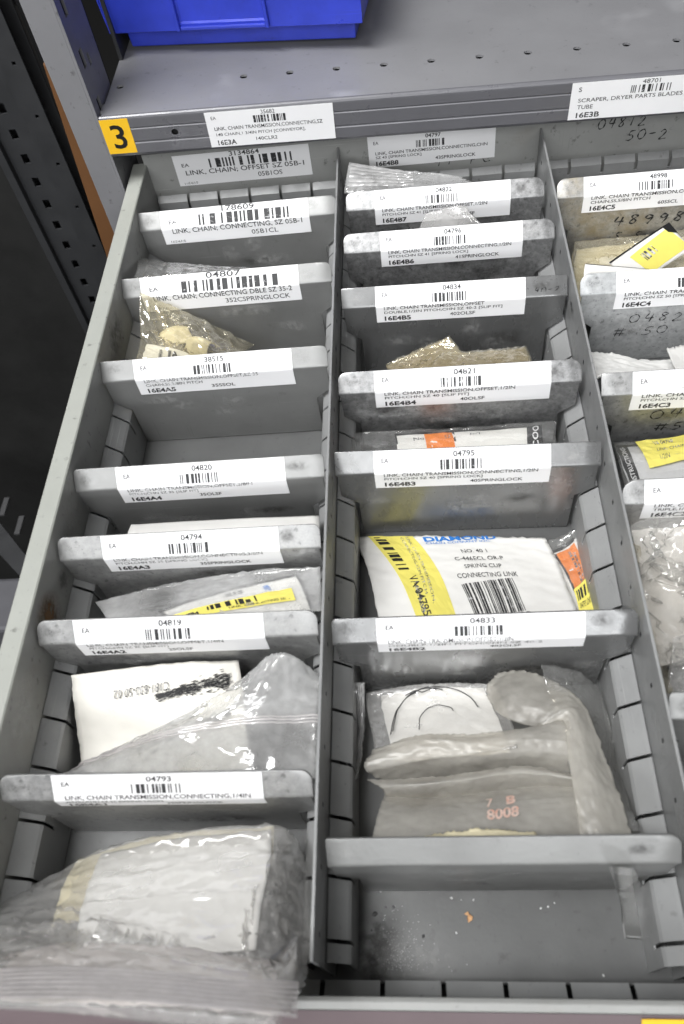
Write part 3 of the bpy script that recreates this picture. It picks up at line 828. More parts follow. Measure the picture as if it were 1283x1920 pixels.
# wear: rust, rub marks and greasy smears, plus partition shadow painted on the floor
def stain_mat(name, col, dens, scale):
    m, N, L = new_mat(name); b = N['Principled BSDF']; b.inputs['Base Color'].default_value = (*col, 1); b.inputs['Roughness'].default_value = .6
    out = [n for n in N if n.type == 'OUTPUT_MATERIAL'][0]
    tc = N.new('ShaderNodeTexCoord'); gr = N.new('ShaderNodeTexGradient'); gr.gradient_type = 'SPHERICAL'
    mp = N.new('ShaderNodeMapping'); mp.inputs['Location'].default_value = (-1, -1, 0); mp.inputs['Scale'].default_value = (2, 2, 0)
    uv = N.new('ShaderNodeUVMap'); L.new(uv.outputs[0], mp.inputs['Vector']); L.new(mp.outputs[0], gr.inputs['Vector'])
    n = noise_node(N, L, scale, 5, 0.7, tc.outputs['Object'])
    rn = ramp(N, [(0.38, 0.0), (0.66, 1.0)]); L.new(n.outputs['Fac'], rn.inputs['Fac'])
    ad = N.new('ShaderNodeMath'); ad.operation = 'MULTIPLY'; L.new(gr.outputs['Fac'], ad.inputs[0]); L.new(rn.outputs['Color'], ad.inputs[1])
    r = ramp(N, [(0.02, 0.0), (0.55, dens)]); L.new(ad.outputs[0], r.inputs['Fac'])
    tr = N.new('ShaderNodeBsdfTransparent'); mx = N.new('ShaderNodeMixShader')
    L.new(r.outputs['Color'], mx.inputs[0]); L.new(tr.outputs[0], mx.inputs[1]); L.new(b.outputs[0], mx.inputs[2]); L.new(mx.outputs[0], out.inputs['Surface'])
    return m
M['rust'] = stain_mat('rust_stain', (0.17, 0.085, 0.025), .9, 120)
M['grease_shade'] = stain_mat('grease_shade_smear', (0.035, 0.033, 0.03), .42, 170)
M['dust'] = stain_mat('dust_smear', (0.52, 0.52, 0.51), .30, 300)
def stain(parent, pts, mat, name):
    w = parent.matrix_world if False else None
    me = bpy.data.meshes.new(name); me.from_pydata([tuple(c*MM for c in p) for p in pts], [], [(0, 1, 2, 3)])
    uvl = me.uv_layers.new(name='UVMap')
    for k, q in enumerate(((0, 0), (1, 0), (1, 1), (0, 1))): uvl.data[k].uv = q
    me.materials.append(M[mat]); o = bpy.data.objects.new(name, me); COL.objects.link(o); o.parent = parent; return o
def wallq(x, y0, y1, z0, z1): return [(x, y0, z0+ZD), (x, y1, z0+ZD), (x, y1, z1+ZD), (x, y0, z1+ZD)]
stain(drawer, wallq(-113.8, -304, -276, -27, -3), 'rust', 'rust_stain')
stain(drawer, wallq(-113.8, -276, -262, -26, -12), 'grease_shade', 'grease_shade_smear')
stain(drawer, wallq(-113.8, -345, -310, -22, -2), 'dust', 'dust_smear')
stain(drawer, wallq(-113.8, -150, -110, -24, -2), 'grease_shade', 'grease_shade_smear')
stain(drawer, wallq(-113.8, -255, -225, -24, -4), 'dust', 'dust_smear')
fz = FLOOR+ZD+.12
for (x0, x1, y0, y1, mt) in ((6, 26, -420, -384, 'grease_shade'), (6, 24, -420, -390, 'grease_shade'), (10, 46, -420, -392, 'dust'), (-100, -30, -220, -200, 'dust')):  # dark floor patches beside the left partition paint its cast shadow
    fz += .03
    stain(drawer, [(x0, y0, fz), (x1, y0, fz), (x1, y1, fz), (x0, y1, fz)], mt, 'grease_shade_smear' if mt == 'grease_shade' else 'dust_smear')
for o in list(bpy.data.objects):
    if o.name.startswith('partition') and o.type == 'EMPTY':
        rr = random.Random(o.location.x)
        for k in range(6):
            y = rr.uniform(-190, 170); L_ = rr.uniform(12, 40); h = rr.uniform(6, 14); z = rr.uniform(34, 44)
            for sd in (-1, 1):
                x = sd*(.62+.02*k)
                stain(o, [(x, y, z), (x, y+L_, z), (x, y+L_, z+h), (x, y, z+h)], rr.choice(('dust', 'grease_shade', 'dust')), 'scuff')
    if o.name.startswith('drawer_divider'):
        rr = random.Random(int(o.location.y*1e5)); 
        for k in range(5):
            w = rr.uniform(12, 30); h = rr.uniform(5, 14); x = rr.uniform(-44, 40-w*.5); z = -rr.uniform(22, 42); y = DY-.12-.03*k
            stain(o, [(x, y, z), (x+w, y, z), (x+w, y, z+h), (x, y, z+h)], rr.choice(('dust', 'grease_shade', 'dust')), 'scuff')
        for x in (-54, 38):
            a = dpath(rr.uniform(0.3, 2)); b = dpath(S1-rr.uniform(0, 3)); o_ = .1; w = rr.uniform(8, 14); q = math.sqrt(.5)*o_
            stain(o, [(x, a[0]-q, a[1]+q), (x+w, a[0]-q, a[1]+q), (x+w, b[0]-q, b[1]+q), (x, b[0]-q, b[1]+q)], rr.choice(('grease_shade', 'dust')), 'scuff')

# ------------------------------------------------------------------ shelf above
SH = math.radians(1.15)
shelf = empty('metal_shelf', (-124, -20, 41), 'grey perforated metal shelf with white price stickers along its front lip', 'shelf', ry=SH)
SW, SD = 520, 330
m = MB(); HP = 25.65; holes_x = [6.0]+[76.2+HP*k for k in range(0, 17)]
to = lambda a, b: (a, b, 0.0)
rects = [(hx-7, hx+7, 31-7, 31+7) for hx in holes_x]
cell_plate(m, (0.8, SW), (1.5, SD), [(hx-6, hx+6, 25, 37) for hx in holes_x if hx > 7]+[(0.8, 12, 25, 37)], to)
for hx in holes_x:
    if hx > 7: round_hole_cell(m, hx, 31, 6, 6, 2.1, 2.1, to)
    else: round_hole_cell(m, 6.4, 31, 5.6, 6, 2.1, 2.1, to)
m.build('deck', M['shelf'], shelf, solid=1.2, weld=True)
m = MB()
prof = [(1.5, 0), (.8, -.12), (.3, -.5), (.05, -1.2), (0, -2.0), (0, -5.9), (.3, -6.4), (.3, -7.0), (0, -7.5), (0, -13.7), (.3, -14.2), (.3, -15.0), (0, -15.5), (0, -20.6), (.6, -22.0), (2.0, -22.4), (12, -22.4)]
hu = 39.0
us = [0, hu-3.2, hu+3.2, SW]
for a, b in ((0, hu-3), (hu+3, SW)):
    m.grid(np.array([[(a, y, z) for y, z in prof], [(b, y, z) for y, z in prof]]))
round_hole_cell(m, hu, -10.6, 3, 2.8, 1.9, 1.9, lambda a, b: (a, 0.0, b))
i0 = 7; 
for seg in (prof[:7], prof[7:8], prof[8:]):
    pass
pa = prof[:7]; pb = prof[7:]
pa = [q for q in prof if q[1] >= -7.55]; pb = [q for q in prof if q[1] <= -13.6]
m.grid(np.array([[(hu-3, y, z) for y, z in pa], [(hu+3, y, z) for y, z in pa]]))
m.grid(np.array([[(hu-3, y, z) for y, z in pb], [(hu+3, y, z) for y, z in pb]]))
lip = m.build('front_lip', M['lip'], shelf, smooth=False, solid=1.0, weld=True, offset=0)
m = MB(); m.box(1, SW, 20, 42, -5, -4); m.box(hu-6, hu+6, 3, 4, -18, -3); m.build('lip_backing_shade', M['black'], shelf)  # black sheets added behind the holes to keep them dark
m = MB(); m.grid(np.array([[(0.6, y, -22) , (0.6, y, -.5)] for y in (1.5, SD)])); m.build('side_flange', M['shelf'], shelf, solid=1)
def lpath(z0): return lambda w: (-.75, z0-w, -1.0, 0.0)
make_label(shelf, 57.2, 68.6, 19.6, lpath(-1.0), [], [('t', 'EA', .045, .085, .12, .21, 0), ('t', '35682', .44, .55, .03, .14, 0), ('b', .375, .635, .17, .37, 12),
    ('t', 'LINK, CHAIN TRANSMISSION,CONNECTING,SZ', .055, .91, .42, .54, .004), ('t', '140 CHAIN,1 3/4IN PITCH [CONVEYOR],', .06, .77, .60, .71, .004),
    ('t', '16E3A', .06, .21, .80, .95, .02), ('t', '140CLR2', .37, .54, .78, .88, .004)], 51, label='white sticker numbered 35682')
make_label(shelf, 249.2, 80, 19.6, lpath(-1.0), [], [('t', 'S', .045, .065, .12, .24, .01), ('t', '48701', .44, .55, .03, .14, 0), ('b', .375, .635, .17, .37, 12),
    ('t', 'SCRAPER, DRYER PARTS BLADES EXPANSION', .05, .97, .42, .54, .004), ('t', 'TUBE', .05, .15, .60, .71, .004),
    ('t', '16E3B', .05, .20, .80, .95, .02)], 52, label='white sticker numbered 48701')
m = MB(); m.grid(np.array([[(-.4, -.4, -.9), (15.3, -.4, -.9)], [(-.4, -.4, -20.4), (15.3, -.4, -20.4)]]))
tg = m.build('number_tag', M['tagyellow'], shelf, solid=.15)
v, f = text_poly('3', 0.012); m = MB()
print_mesh(m, [(4.0+7.6*p[0], -17.6+13.6*p[1]) for p in v], f, [], lambda a, b: (a, -.65, b)); m.build('number', M['inkblack'], tg)

# blue bin on the shelf
bin_ = empty('storage_bin', (-116.9, 51.9, 41), 'bright blue plastic storage bin standing on the shelf', 'bin', rz=math.radians(-7.8))
m = MB(); BW, BD, BH = 132.4, 150, 62
def frus(m, x0, x1, y0, y1, z0, X0, X1, Y0, Y1, z1):
    m.add([(x0, y0, z0), (x1, y0, z0), (x1, y1, z0), (x0, y1, z0), (X0, Y0, z1), (X1, Y0, z1), (X1, Y1, z1), (X0, Y1, z1)],
          [(3, 2, 1, 0), (0, 1, 5, 4), (1, 2, 6, 5), (2, 3, 7, 6), (3, 0, 4, 7)])
frus(m, 0, BW, 0, BD, 1.2, -3, BW+3, -4, BD+4, BH)
m.build('tub', M['blue'], bin_, solid=2.2, bevel=1.2, offset=-1)
m = MB()
zb, zt = 13.5, 50
def lipface(u0, u1, y, a=zb, b=zt): m.grid(np.array([[(u0, y, a), (u1, y, a)], [(u0, y-.08*(b-a), b), (u1, y-.08*(b-a), b)]]))
lipface(-6, 36, -9.5); lipface(86, BW+6, -9.5)
m.add([(36, -9.5, zb), (86, -9.5, zb), (86, -9.7, 17), (36, -9.7, 17)], [(0, 1, 2, 3)])
m.grid(np.array([[(36, -9.7, 17), (86, -9.7, 17)], [(37.5, -8.6, 17.8), (84.5, -8.6, 17.8)], [(37.5, -8.6, zt), (84.5, -8.6, zt)]]))
m.add([(36, -9.7, 17), (37.5, -8.6, 17.8), (37.5, -8.6, zt), (36, -9.5-.08*(zt-zb), zt)], [(0, 1, 2, 3)])
m.add([(86, -9.7, 17), (84.5, -8.6, 17.8), (84.5, -8.6, zt), (86, -9.5-.08*(zt-zb), zt)], [(3, 2, 1, 0)])
m.grid(np.array([[(-6, -9.5, zb), (BW+6, -9.5, zb)], [(-1, -.6, zb-.6), (BW+1, -.6, zb-.6)]]))
m.grid(np.array([[(-6, -9.5, zb), (-6, 40, zb)], [(-7, -12, zt), (-7, 40, zt)]]))
m.grid(np.array([[(BW+6, -9.5, zb), (BW+6, 40, zb)], [(BW+7, -12, zt), (BW+7, 40, zt)]]))
m.build('front_lip', M['blue'], bin_, solid=1.4, bevel=.8, weld=True, offset=-1)
m = MB()
m.prism([(34.6, zb+.5), (36.6, zb+.5), (36.6, zt), (34.6, zt)], 'y', -12.4, -9.4); m.prism([(85.6, zb+.5), (87.6, zb+.5), (87.6, zt), (85.6, zt)], 'y', -12.4, -9.4)
m.prism([(36.7, zb+.5), (85.5, zb+.5), (85.5, zb+2.6), (36.7, zb+2.6)], 'y', -11.4, -9.6)
m.build('label_holder', M['blue'], bin_, bevel=.6)

# ------------------------------------------------------------------ uprights and neighbours at the left
post = empty('shelf_upright', (-124.5, -20, -900), 'light grey slotted steel upright carrying the shelf end', 'upright')
PZ = 900
m = MB()
m.box(-16.6, -1.2, 0, 1.4, 0, 1700); m.box(-16.6, -15.2, 1.4, 34, 0, 1700)
m.build('front_face', M['post'], post, bevel=.6)
m = MB(); hs = [(7.5, 12.5, PZ+42.6+25*k-4.6, PZ+42.6+25*k+4.6) for k in range(-30, 30)]
hs += [(17, 20, PZ+60+75*k, PZ+66+75*k) for k in range(-8, 8)]
cell_plate(m, (0, 36), (0, 1700), hs, lambda a, b: (0.0, a, b))
m.build('slotted_face', M['post'], post, solid=1.4, offset=-1)
m = MB(); m.box(-15, -2.2, 2, 33, 0, 1700); m.build('inner_core_shade', M['black'], post)  # black core added so the slots look unlit
m = MB(); m.box(-.6, 2.4, 6, 15, PZ+24, PZ+41); m.build('shelf_clip', M['post'], post, bevel=1)
m = MB(); v = [(-164.0,30.0,48.4), (-136.7,30.0,45.6), (-136.5,30.0,-126.2), (-177.9,30.0,-122.2)]
v = v+[(p[0], p[1]+18, p[2]) for p in v]
m.add(v, [(0, 1, 2, 3), (7, 6, 5, 4), (0, 4, 5, 1), (1, 5, 6, 2), (2, 6, 7, 3), (3, 7, 4, 0)])
tag(m.build('orange_board', M['orange'], bevel=.8), 'orange painted board showing behind the light grey slotted upright', 'board')
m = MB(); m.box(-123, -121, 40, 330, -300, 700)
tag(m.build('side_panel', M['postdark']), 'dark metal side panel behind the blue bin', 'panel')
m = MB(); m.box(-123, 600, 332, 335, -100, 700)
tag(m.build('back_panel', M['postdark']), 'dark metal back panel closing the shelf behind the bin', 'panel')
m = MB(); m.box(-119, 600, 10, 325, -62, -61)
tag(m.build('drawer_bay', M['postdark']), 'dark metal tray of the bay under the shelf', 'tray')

du = empty('dark_upright', (-200, 85, -900), 'dark slotted upright of the neighbouring cabinet', 'upright')
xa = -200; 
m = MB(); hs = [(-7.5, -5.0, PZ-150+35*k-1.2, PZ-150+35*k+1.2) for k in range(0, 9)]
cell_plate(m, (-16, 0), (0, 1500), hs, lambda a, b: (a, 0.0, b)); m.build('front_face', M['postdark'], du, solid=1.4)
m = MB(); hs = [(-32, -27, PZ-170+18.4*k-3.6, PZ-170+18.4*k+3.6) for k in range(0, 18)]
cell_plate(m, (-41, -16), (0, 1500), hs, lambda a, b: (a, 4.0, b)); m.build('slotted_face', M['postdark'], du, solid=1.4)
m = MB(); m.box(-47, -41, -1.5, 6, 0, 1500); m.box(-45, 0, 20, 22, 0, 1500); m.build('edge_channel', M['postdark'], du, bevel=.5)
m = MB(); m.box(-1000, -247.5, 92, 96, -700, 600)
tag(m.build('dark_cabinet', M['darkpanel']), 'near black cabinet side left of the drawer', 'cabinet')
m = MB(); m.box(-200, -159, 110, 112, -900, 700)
tag(m.build('shadow_panel', M['black']), 'black sheet standing in for the shaded gap between the two uprights', 'panel')  # flat black sheet holds the darkness of the open gap
# blurred things far below, left of the drawer
lb_ = empty('lower_rack', (-330, -60, -420), 'dark grey slotted rack bar low beside the drawer', 'rack')

def quadbox(mb, pts, dn):
    v = [tuple(p) for p in pts]+[(p[0]+dn[0], p[1]+dn[1], p[2]+dn[2]) for p in pts]
    mb.add(v, [(0, 1, 2, 3), (7, 6, 5, 4), (0, 4, 5, 1), (1, 5, 6, 2), (2, 6, 7, 3), (3, 7, 4, 0)])
def rel(m, o):
    m.v = [(a-o[0], b-o[1], c-o[2]) for a, b, c in m.v]; return m
LO = (-330, -60, -420)
m = MB(); quadbox(m, [(-405.2,25.5,-330.0), (-305.7,-81.4,-330.0), (-303.0,-103.1,-330.0), (-392.2,-19.2,-330.0)], (0, 0, -25))
rel(m, LO).build('bar', M['postdark'], lb_)
m = MB()
for a in ((-358.1,-7.3,-328.0), (-337.5,-29.6,-328.0)):
    m.box(a[0]-2, a[0]+3, a[1]-10, a[1]+10, -329, -327)
rel(m, LO).build('slots', M['postmid'], lb_)
m = MB(); quadbox(m, [(-363.0,-84.3,-330.0), (-312.7,-83.9,-330.0), (-304.6,-136.6,-330.0), (-357.7,-137.2,-330.0)], (0, 0, -60))
tag(m.build('storage_box', M['palebox'], bevel=4), 'pale grey box far below, left of the drawer', 'box')

# ------------------------------------------------------------------ bags and packets in the left column
GB = 'clear plastic bags in the drawer'
def deeper(ctrl, d):
    out = []
    for r in ctrl:
        row = []
        for q in r:
            v = np.array(q, float)-np.array([38.3, -432.1, 262.7]); row.append(tuple(np.array(q)+v/np.linalg.norm(v)*d))
        out.append(row)
    return out
def thing_patch(name, label, cat, ctrl, mat, thick=0.25, group=None, deep=0.0, **kw):
    if deep: ctrl = deeper(ctrl, deep)
    P = sheet(ctrl, **kw)
    m = MB(); m.grid(P)
    o = m.build(name, M[mat], None, solid=thick, smooth=True, offset=1)
    tag(o, label, cat, group); return o, P

# clear corner sticking up behind the 04807 divider
bag('plastic_bag', 'tiny clear bag corner poking up behind the 04807 divider', 'bag',
    [[(-117.0,-58.0,-18.7), (-110.9,-60.0,-20.3), (-103.5,-62.0,-22.7)], [(-110.1,-80.0,-11.5), (-88.9,-80.0,-12.8), (-62.5,-80.0,-14.3)], [(-109.0,-92.0,-7.1), (-82.9,-92.0,-7.8), (-37.1,-92.0,-9.1)]],
    1.5, 'film', group=GB, N=24, K=30, amp=.5, scale=9, seed=3, ex=.03)

# yellowed bag of oily links in front of 04807
C = [[(-102.5,-106.0,-5.8), (-88.7,-107.0,-14.9), (-70.0,-109.0,-27.6), (-48.8,-112.0,-43.2)],
     [(-103.2,-116.0,-12.0), (-87.4,-118.0,-17.5), (-68.5,-122.0,-23.8), (-49.2,-126.0,-32.1)],
     [(-102.4,-130.0,-17.4), (-85.8,-133.0,-19.1), (-68.7,-136.0,-23.0), (-50.5,-140.0,-24.5)],
     [(-104.4,-146.0,-20.2), (-85.5,-148.0,-21.5), (-67.2,-149.0,-22.9), (-50.9,-150.0,-24.1)]]
P = sheet(C, N=44, K=52, amp=1.0, scale=9, seed=5, ex=.045, iters=40, ang=1.1, asp=2.4)
yb = bag_mesh('plastic_bag', P, 9, M['filmyellow'], lim=((-112, -152, FLOOR), (-3, -104, 40)))
tag(yb, 'yellowed crinkled bag of oily parts in front of the 04807 divider', 'bag', GB)
decal(P-normals(P)*1.5, [(.06, .66), (.86, .74), (.88, .98), (.04, .96)], 'card', yb, 'paper_slip', off=0)
decal_print(P-normals(P)*1.5, [('t', '10', .36, .66, .05, .95, .06), ('b', .08, .18, .1, .9, 3)], [(.18, .70), (.50, .73), (.50, .95), (.18, .93)], 'inkblack', yb, 'lettering', off=.5)
for k, (a, b, c) in enumerate((((-88, -118, -22), 16, .4), ((-74, -126, -24), 14, -.5), ((-60, -134, -30), 13, .9), ((-96, -128, -28), 11, -.2))):
    ca, sa = math.cos(c), math.sin(c)
    pts = [[(a[0]+b*(u*ca-v*sa), a[1]+.7*b*(u*sa+v*ca), a[2]-5*abs(u)+2*math.sin(5*v+k)-abs(v)*9) for u in np.linspace(-.5, .5, 3)] for v in np.linspace(-.5, .5, 3)]
    thing_patch('folded_paper', ['cream oily paper fold at the left inside the yellowed bag', 'cream oily paper fold in the middle of the yellowed bag', 'cream oily paper fold at the thin end of the yellowed bag', 'brown oily paper fold low inside the yellowed bag'][k], 'paper',
        pts, 'cream' if k < 3 else 'kraft', N=20, K=20, amp=.8, scale=6, seed=20+k, ex=.03, group='oily paper folds in the yellowed bag')

# white packet behind 04794
thing_patch('paper_packet', 'flat white paper packet showing above the 04794 divider', 'packet',
    [[(-90.5,-240.0,-22.7), (-48.4,-240.0,-22.4), (-6.4,-240.0,-22.6)], [(-88.9,-248.0,-17.7), (-46.3,-248.0,-17.1), (-5.3,-248.0,-18.5)], [(-88.0,-254.0,-16.8), (-45.5,-254.0,-16.1), (-4.8,-254.0,-17.4)]],
    'card', .5, N=16, K=30, amp=.25, scale=20, seed=7, ex=.0)

# flat bag with framed label and yellow sticker between 04794 and 04819
C = [[(-105.2,-272.0,-34.0), (-68.2,-267.0,-28.8), (-34.5,-266.0,-23.2), (-4.7,-267.0,-20.3)],
     [(-96.1,-283.0,-29.0), (-62.5,-279.0,-22.5), (-30.6,-277.0,-19.5), (-3.9,-277.0,-19.4)],
     [(-92.6,-291.0,-33.2), (-58.2,-290.0,-20.2), (-26.7,-290.0,-15.5), (-2.7,-290.0,-15.1)]]
P = sheet(C, N=30, K=50, amp=.35, scale=14, seed=9, ex=.012, iters=25)
o = bag_mesh('plastic_bag', P, 3, M['filmzip'], lim=((-112, -296, FLOOR), (-1.5, -263, 40)))
tag(o, 'flat bag with a black framed label and a yellow sticker above the 04819 divider', 'bag', GB)
Q = P-normals(P)*.9
decal(Q, [(.22, .62), (.88, .16), (.95, .99), (.27, .99)], 'card', o, 'printed_card', off=-.1)
for c in ([(.22, .62), (.88, .16), (.885, .21), (.225, .67)], [(.875, .16), (.89, .16), (.955, .99), (.94, .99)], [(.22, .62), (.235, .62), (.285, .99), (.27, .99)]):
    decal(Q, c, 'inkblack', o, 'border_line', off=.2, n=4)
decal_print(Q, [('t', 'PB', 0, 1, 0, 1, .05)], [(.70, .42), (.73, .40), (.74, .52), (.71, .54)], 'inkblue', o, 'lettering', off=.3)
decal_print(Q, [('b', 0, 1, 0, 1, 6)], [(.52, .50), (.60, .46), (.605, .54), (.525, .58)], 'inkblack', o, 'lettering', off=.3)
decal(P, [(.20, .86), (.845, .53), (.86, .78), (.20, 1.0)], 'yellow', o, 'yellow_sticker', off=.25)
decal_print(P, [('b', .36, .74, .1, .6, 8), ('t', '04794', .16, .30, .45, .85, .03), ('t', 'LINK, CONNECTING 35PB', .5, .96, .70, .90, .01)], [(.20, .86), (.845, .53), (.86, .78), (.20, 1.0)], 'inkblack', o, 'lettering', off=.4)

# card and zip bag in front of 04819
thing_patch('white_card', 'white card with a smudged black stamp in front of the 04819 divider', 'card',
    [[(-102.6,-311.0,-21.9), (-67.6,-307.0,-23.2), (-36.2,-306.0,-23.7)], [(-102.3,-322.0,-29.9), (-65.6,-322.0,-23.7), (-31.6,-322.0,-17.7)], [(-101.2,-334.0,-39.1), (-62.9,-336.0,-28.6), (-29.4,-336.0,-18.5)], [(-97.0,-348.0,-41.3), (-58.9,-350.0,-28.7), (-26.8,-350.0,-16.9)]],
    'cardstained', .5, deep=5, N=30, K=34, amp=.5, scale=22, seed=11, ex=.006)
wc, P = bpy.context.scene.objects['white_card'], surf(deeper([[(-102.6,-311.0,-21.9), (-67.6,-307.0,-23.2), (-36.2,-306.0,-23.7)], [(-102.3,-322.0,-29.9), (-65.6,-322.0,-23.7), (-31.6,-322.0,-17.7)], [(-101.2,-334.0,-39.1), (-62.9,-336.0,-28.6), (-29.4,-336.0,-18.5)], [(-97.0,-348.0,-41.3), (-58.9,-350.0,-28.7), (-26.8,-350.0,-16.9)]], 5), 30, 34)
rr = random.Random(4); mb = MB(); t = on(P, 1.0)
for k in range(420):
    q = rr.random(); u = .47+.45*q; c0 = .30-.10*q; sp = .018+.055*q
    v = c0+rr.gauss(0, 1)*sp*.6
    L_ = rr.uniform(.012, .05); w_ = rr.uniform(.002, .006); a = -.22+rr.gauss(0, .12)
    if u+L_ > .96: continue
    mb.add([t(u, v), t(u+L_, v+a*L_), t(u+L_*.95, v+a*L_+w_), t(u+.01, v+w_*1.4)], [(0, 1, 2, 3)])
mb.build('ink_smudge', M['marker'], wc)
decal_print(P, [('t', 'C181-830-50 02', 1, 0, 1, 0, .0), ], [(.24, .20), (.56, .17), (.56, .25), (.24, .28)], 'inkworn', wc, 'lettering', off=.9)
C = [[(-33.4,-315.0,-21.8), (-23.8,-308.0,-18.4), (-15.3,-307.0,-16.3), (-5.0,-310.0,-29.1)],
     [(-59.7,-328.0,-27.9), (-39.8,-324.0,-21.7), (-22.9,-320.0,-18.0), (-4.8,-318.0,-29.9)],
     [(-94.3,-338.0,-40.2), (-59.3,-334.0,-22.5), (-30.9,-330.0,-21.2), (-4.3,-328.0,-25.7)],
     [(-112.0,-347.0,-40.4), (-70.0,-344.0,-28.4), (-33.1,-342.0,-17.9), (-4.4,-340.0,-25.9)],
     [(-112.2,-352.0,-48.6), (-68.8,-352.0,-35.2), (-33.3,-352.0,-22.8), (-4.1,-352.0,-24.3)]]
P = sheet(C, N=50, K=50, amp=.8, scale=13, seed=13, ex=.025, iters=35)
o = bag_mesh('plastic_bag', P, 3, M['filmzip'], lim=((-112, -356, FLOOR), (-1.5, -304, 40)))
tag(o, 'clear zip bag slanting over the white stamped card', 'bag', GB)
zip_seal(P, .50, .58, 3, o, mat='ziprib')
decal(P, [(0, 0), (.02, 0), (.02, 1), (0, 1)], 'ziprib', o, 'folded_edge', off=.2, n=40, m=2)
thing_patch('grey_card', 'grey card with a dark smudge under the slanting zip bag', 'card',
    [[(-67.0,-329.0,-31.9), (-47.9,-325.0,-34.2), (-33.1,-323.0,-34.8)], [(-65.9,-339.0,-38.6), (-47.9,-337.0,-39.4), (-32.8,-335.0,-40.0)], [(-63.8,-349.0,-39.2), (-46.0,-348.0,-36.6), (-30.2,-347.0,-33.9)]],
    'papergrey', .5, deep=0, N=16, K=16, amp=.3, scale=20, seed=14, ex=0)
mb = MB(); t = on(surf([[(-67.0,-329.0,-31.9), (-47.9,-325.0,-34.2), (-33.1,-323.0,-34.8)], [(-65.9,-339.0,-38.6), (-47.9,-337.0,-39.4), (-32.8,-335.0,-40.0)], [(-63.8,-349.0,-39.2), (-46.0,-348.0,-36.6), (-30.2,-347.0,-33.9)]], 16, 16), .8)
mb.add([t(.5+.42*math.cos(q)*(1+.06*math.sin(5*q)), .56-.12*math.cos(q)+.22*math.sin(q)*(1+.08*math.sin(4*q))) for q in np.linspace(0, 6.28, 33)[:-1]], [tuple(range(32))])
mb.build('ink_smudge', M['marker'], bpy.context.scene.objects['grey_card'])

# the big bag at the front of the left column with white envelopes inside
E1 = [[(-79.5,-376.2,-26.0), (-48.2,-372.0,-22.0), (-18.4,-369.7,-20.0)], [(-76.7,-386.8,-14.0), (-45.4,-383.8,-11.0), (-16.0,-382.0,-10.0)], [(-74.7,-398.9,-6.0), (-43.2,-396.6,-3.0), (-16.7,-394.9,-4.0)], [(-71.5,-411.1,0.0), (-39.3,-409.9,4.0), (-16.6,-408.0,0.0)]]
thing_patch('white_envelope', 'white envelope on top inside the big front bag', 'envelope', E1, 'envelope', .5, deep=5, N=34, K=34, amp=.7, scale=26, seed=15, ex=.006, group='white envelopes in the big front bag')
E2 = [[(-89.5,-377.2,-32.0), (-59.1,-370.7,-26.0), (-18.1,-368.1,-24.0)], [(-89.1,-387.2,-22.0), (-50.9,-384.6,-18.0), (-16.4,-383.0,-18.0)], [(-86.7,-399.5,-14.0), (-46.7,-398.4,-10.0), (-17.3,-396.5,-12.0)]]
thing_patch('white_envelope', 'cream edged white envelope underneath inside the big front bag', 'envelope', E2, 'cream', .5, deep=6, N=30, K=34, amp=.5, scale=26, seed=16, ex=.006, group='white envelopes in the big front bag')
E3 = [[(-101.7,-411.3,0.0), (-74.8,-407.1,2.0), (-44.1,-407.9,5.0), (-9.5,-410.2,-6.0)], [(-94.5,-417.1,14.0), (-67.5,-414.4,16.0), (-39.8,-414.8,16.0), (-5.6,-415.1,6.0)], [(-86.9,-423.4,28.0), (-59.8,-422.9,30.0), (-34.2,-423.5,30.0), (-1.0,-425.2,26.0)]]
thing_patch('folded_paper', 'pinkish paper folded inside the zip end of the big front bag', 'paper', E3, 'pinkpaper', .5, deep=5, N=30, K=40, amp=1.0, scale=22, seed=89, ex=.012)
C = [[(-111.0,-386.3,-36.0), (-80.0,-375.3,-27.0), (-50.3,-370.6,-22.0), (-17.7,-368.5,-20.0), (-10.1,-374.1,-30.0), (-7.0,-381.0,-40.0)],
     [(-114.6,-395.5,-24.0), (-77.8,-388.6,-13.0), (-45.4,-384.4,-8.0), (-14.7,-381.3,-8.0), (-7.7,-385.5,-18.0), (-6.3,-392.0,-34.0)],
     [(-107.9,-403.6,-8.0), (-72.3,-398.9,0.0), (-43.0,-397.1,3.0), (-15.4,-396.9,2.0), (-7.5,-399.0,-10.0), (-5.0,-403.0,-28.0)],
     [(-101.3,-409.9,8.0), (-69.1,-407.0,12.0), (-41.3,-408.1,14.0), (-18.9,-410.9,10.0), (-7.3,-411.5,2.0), (-3.5,-413.0,-14.0)],
     [(-91.6,-416.2,26.0), (-62.4,-414.9,28.0), (-37.4,-415.9,28.0), (-16.2,-417.5,26.0), (-5.7,-417.2,22.0), (-0.9,-417.2,16.0)],
     [(-80.9,-424.7,44.0), (-52.8,-424.7,46.0), (-31.6,-425.3,46.0), (-13.9,-426.3,44.0), (-2.8,-427.1,42.0), (2.7,-427.7,40.0)]]
P = sheet(C, N=96, K=72, amp=1.1, scale=19, seed=17, ex=.022, iters=40, ang=.4, asp=1.7, calm=.76,
          creases=((.42, .66, .04, 2.6, .012), (.55, .80, -.02, 2.8, .010), (.66, .80, .02, 2.0, .012), (.30, .34, .05, 1.6, .014), (.22, .12, .03, 1.4, .012)))
o = bag_mesh('plastic_bag', P, 14, M['frostpale'], lim=((-135, -436, FLOOR), (-2, -362.5, 75)))
tag(o, 'big wrinkled zip bag spilling over the front end of the left column', 'bag', GB)
zip_seal(P, .82, .985, 7, o, off=.5, mat='ziprib')

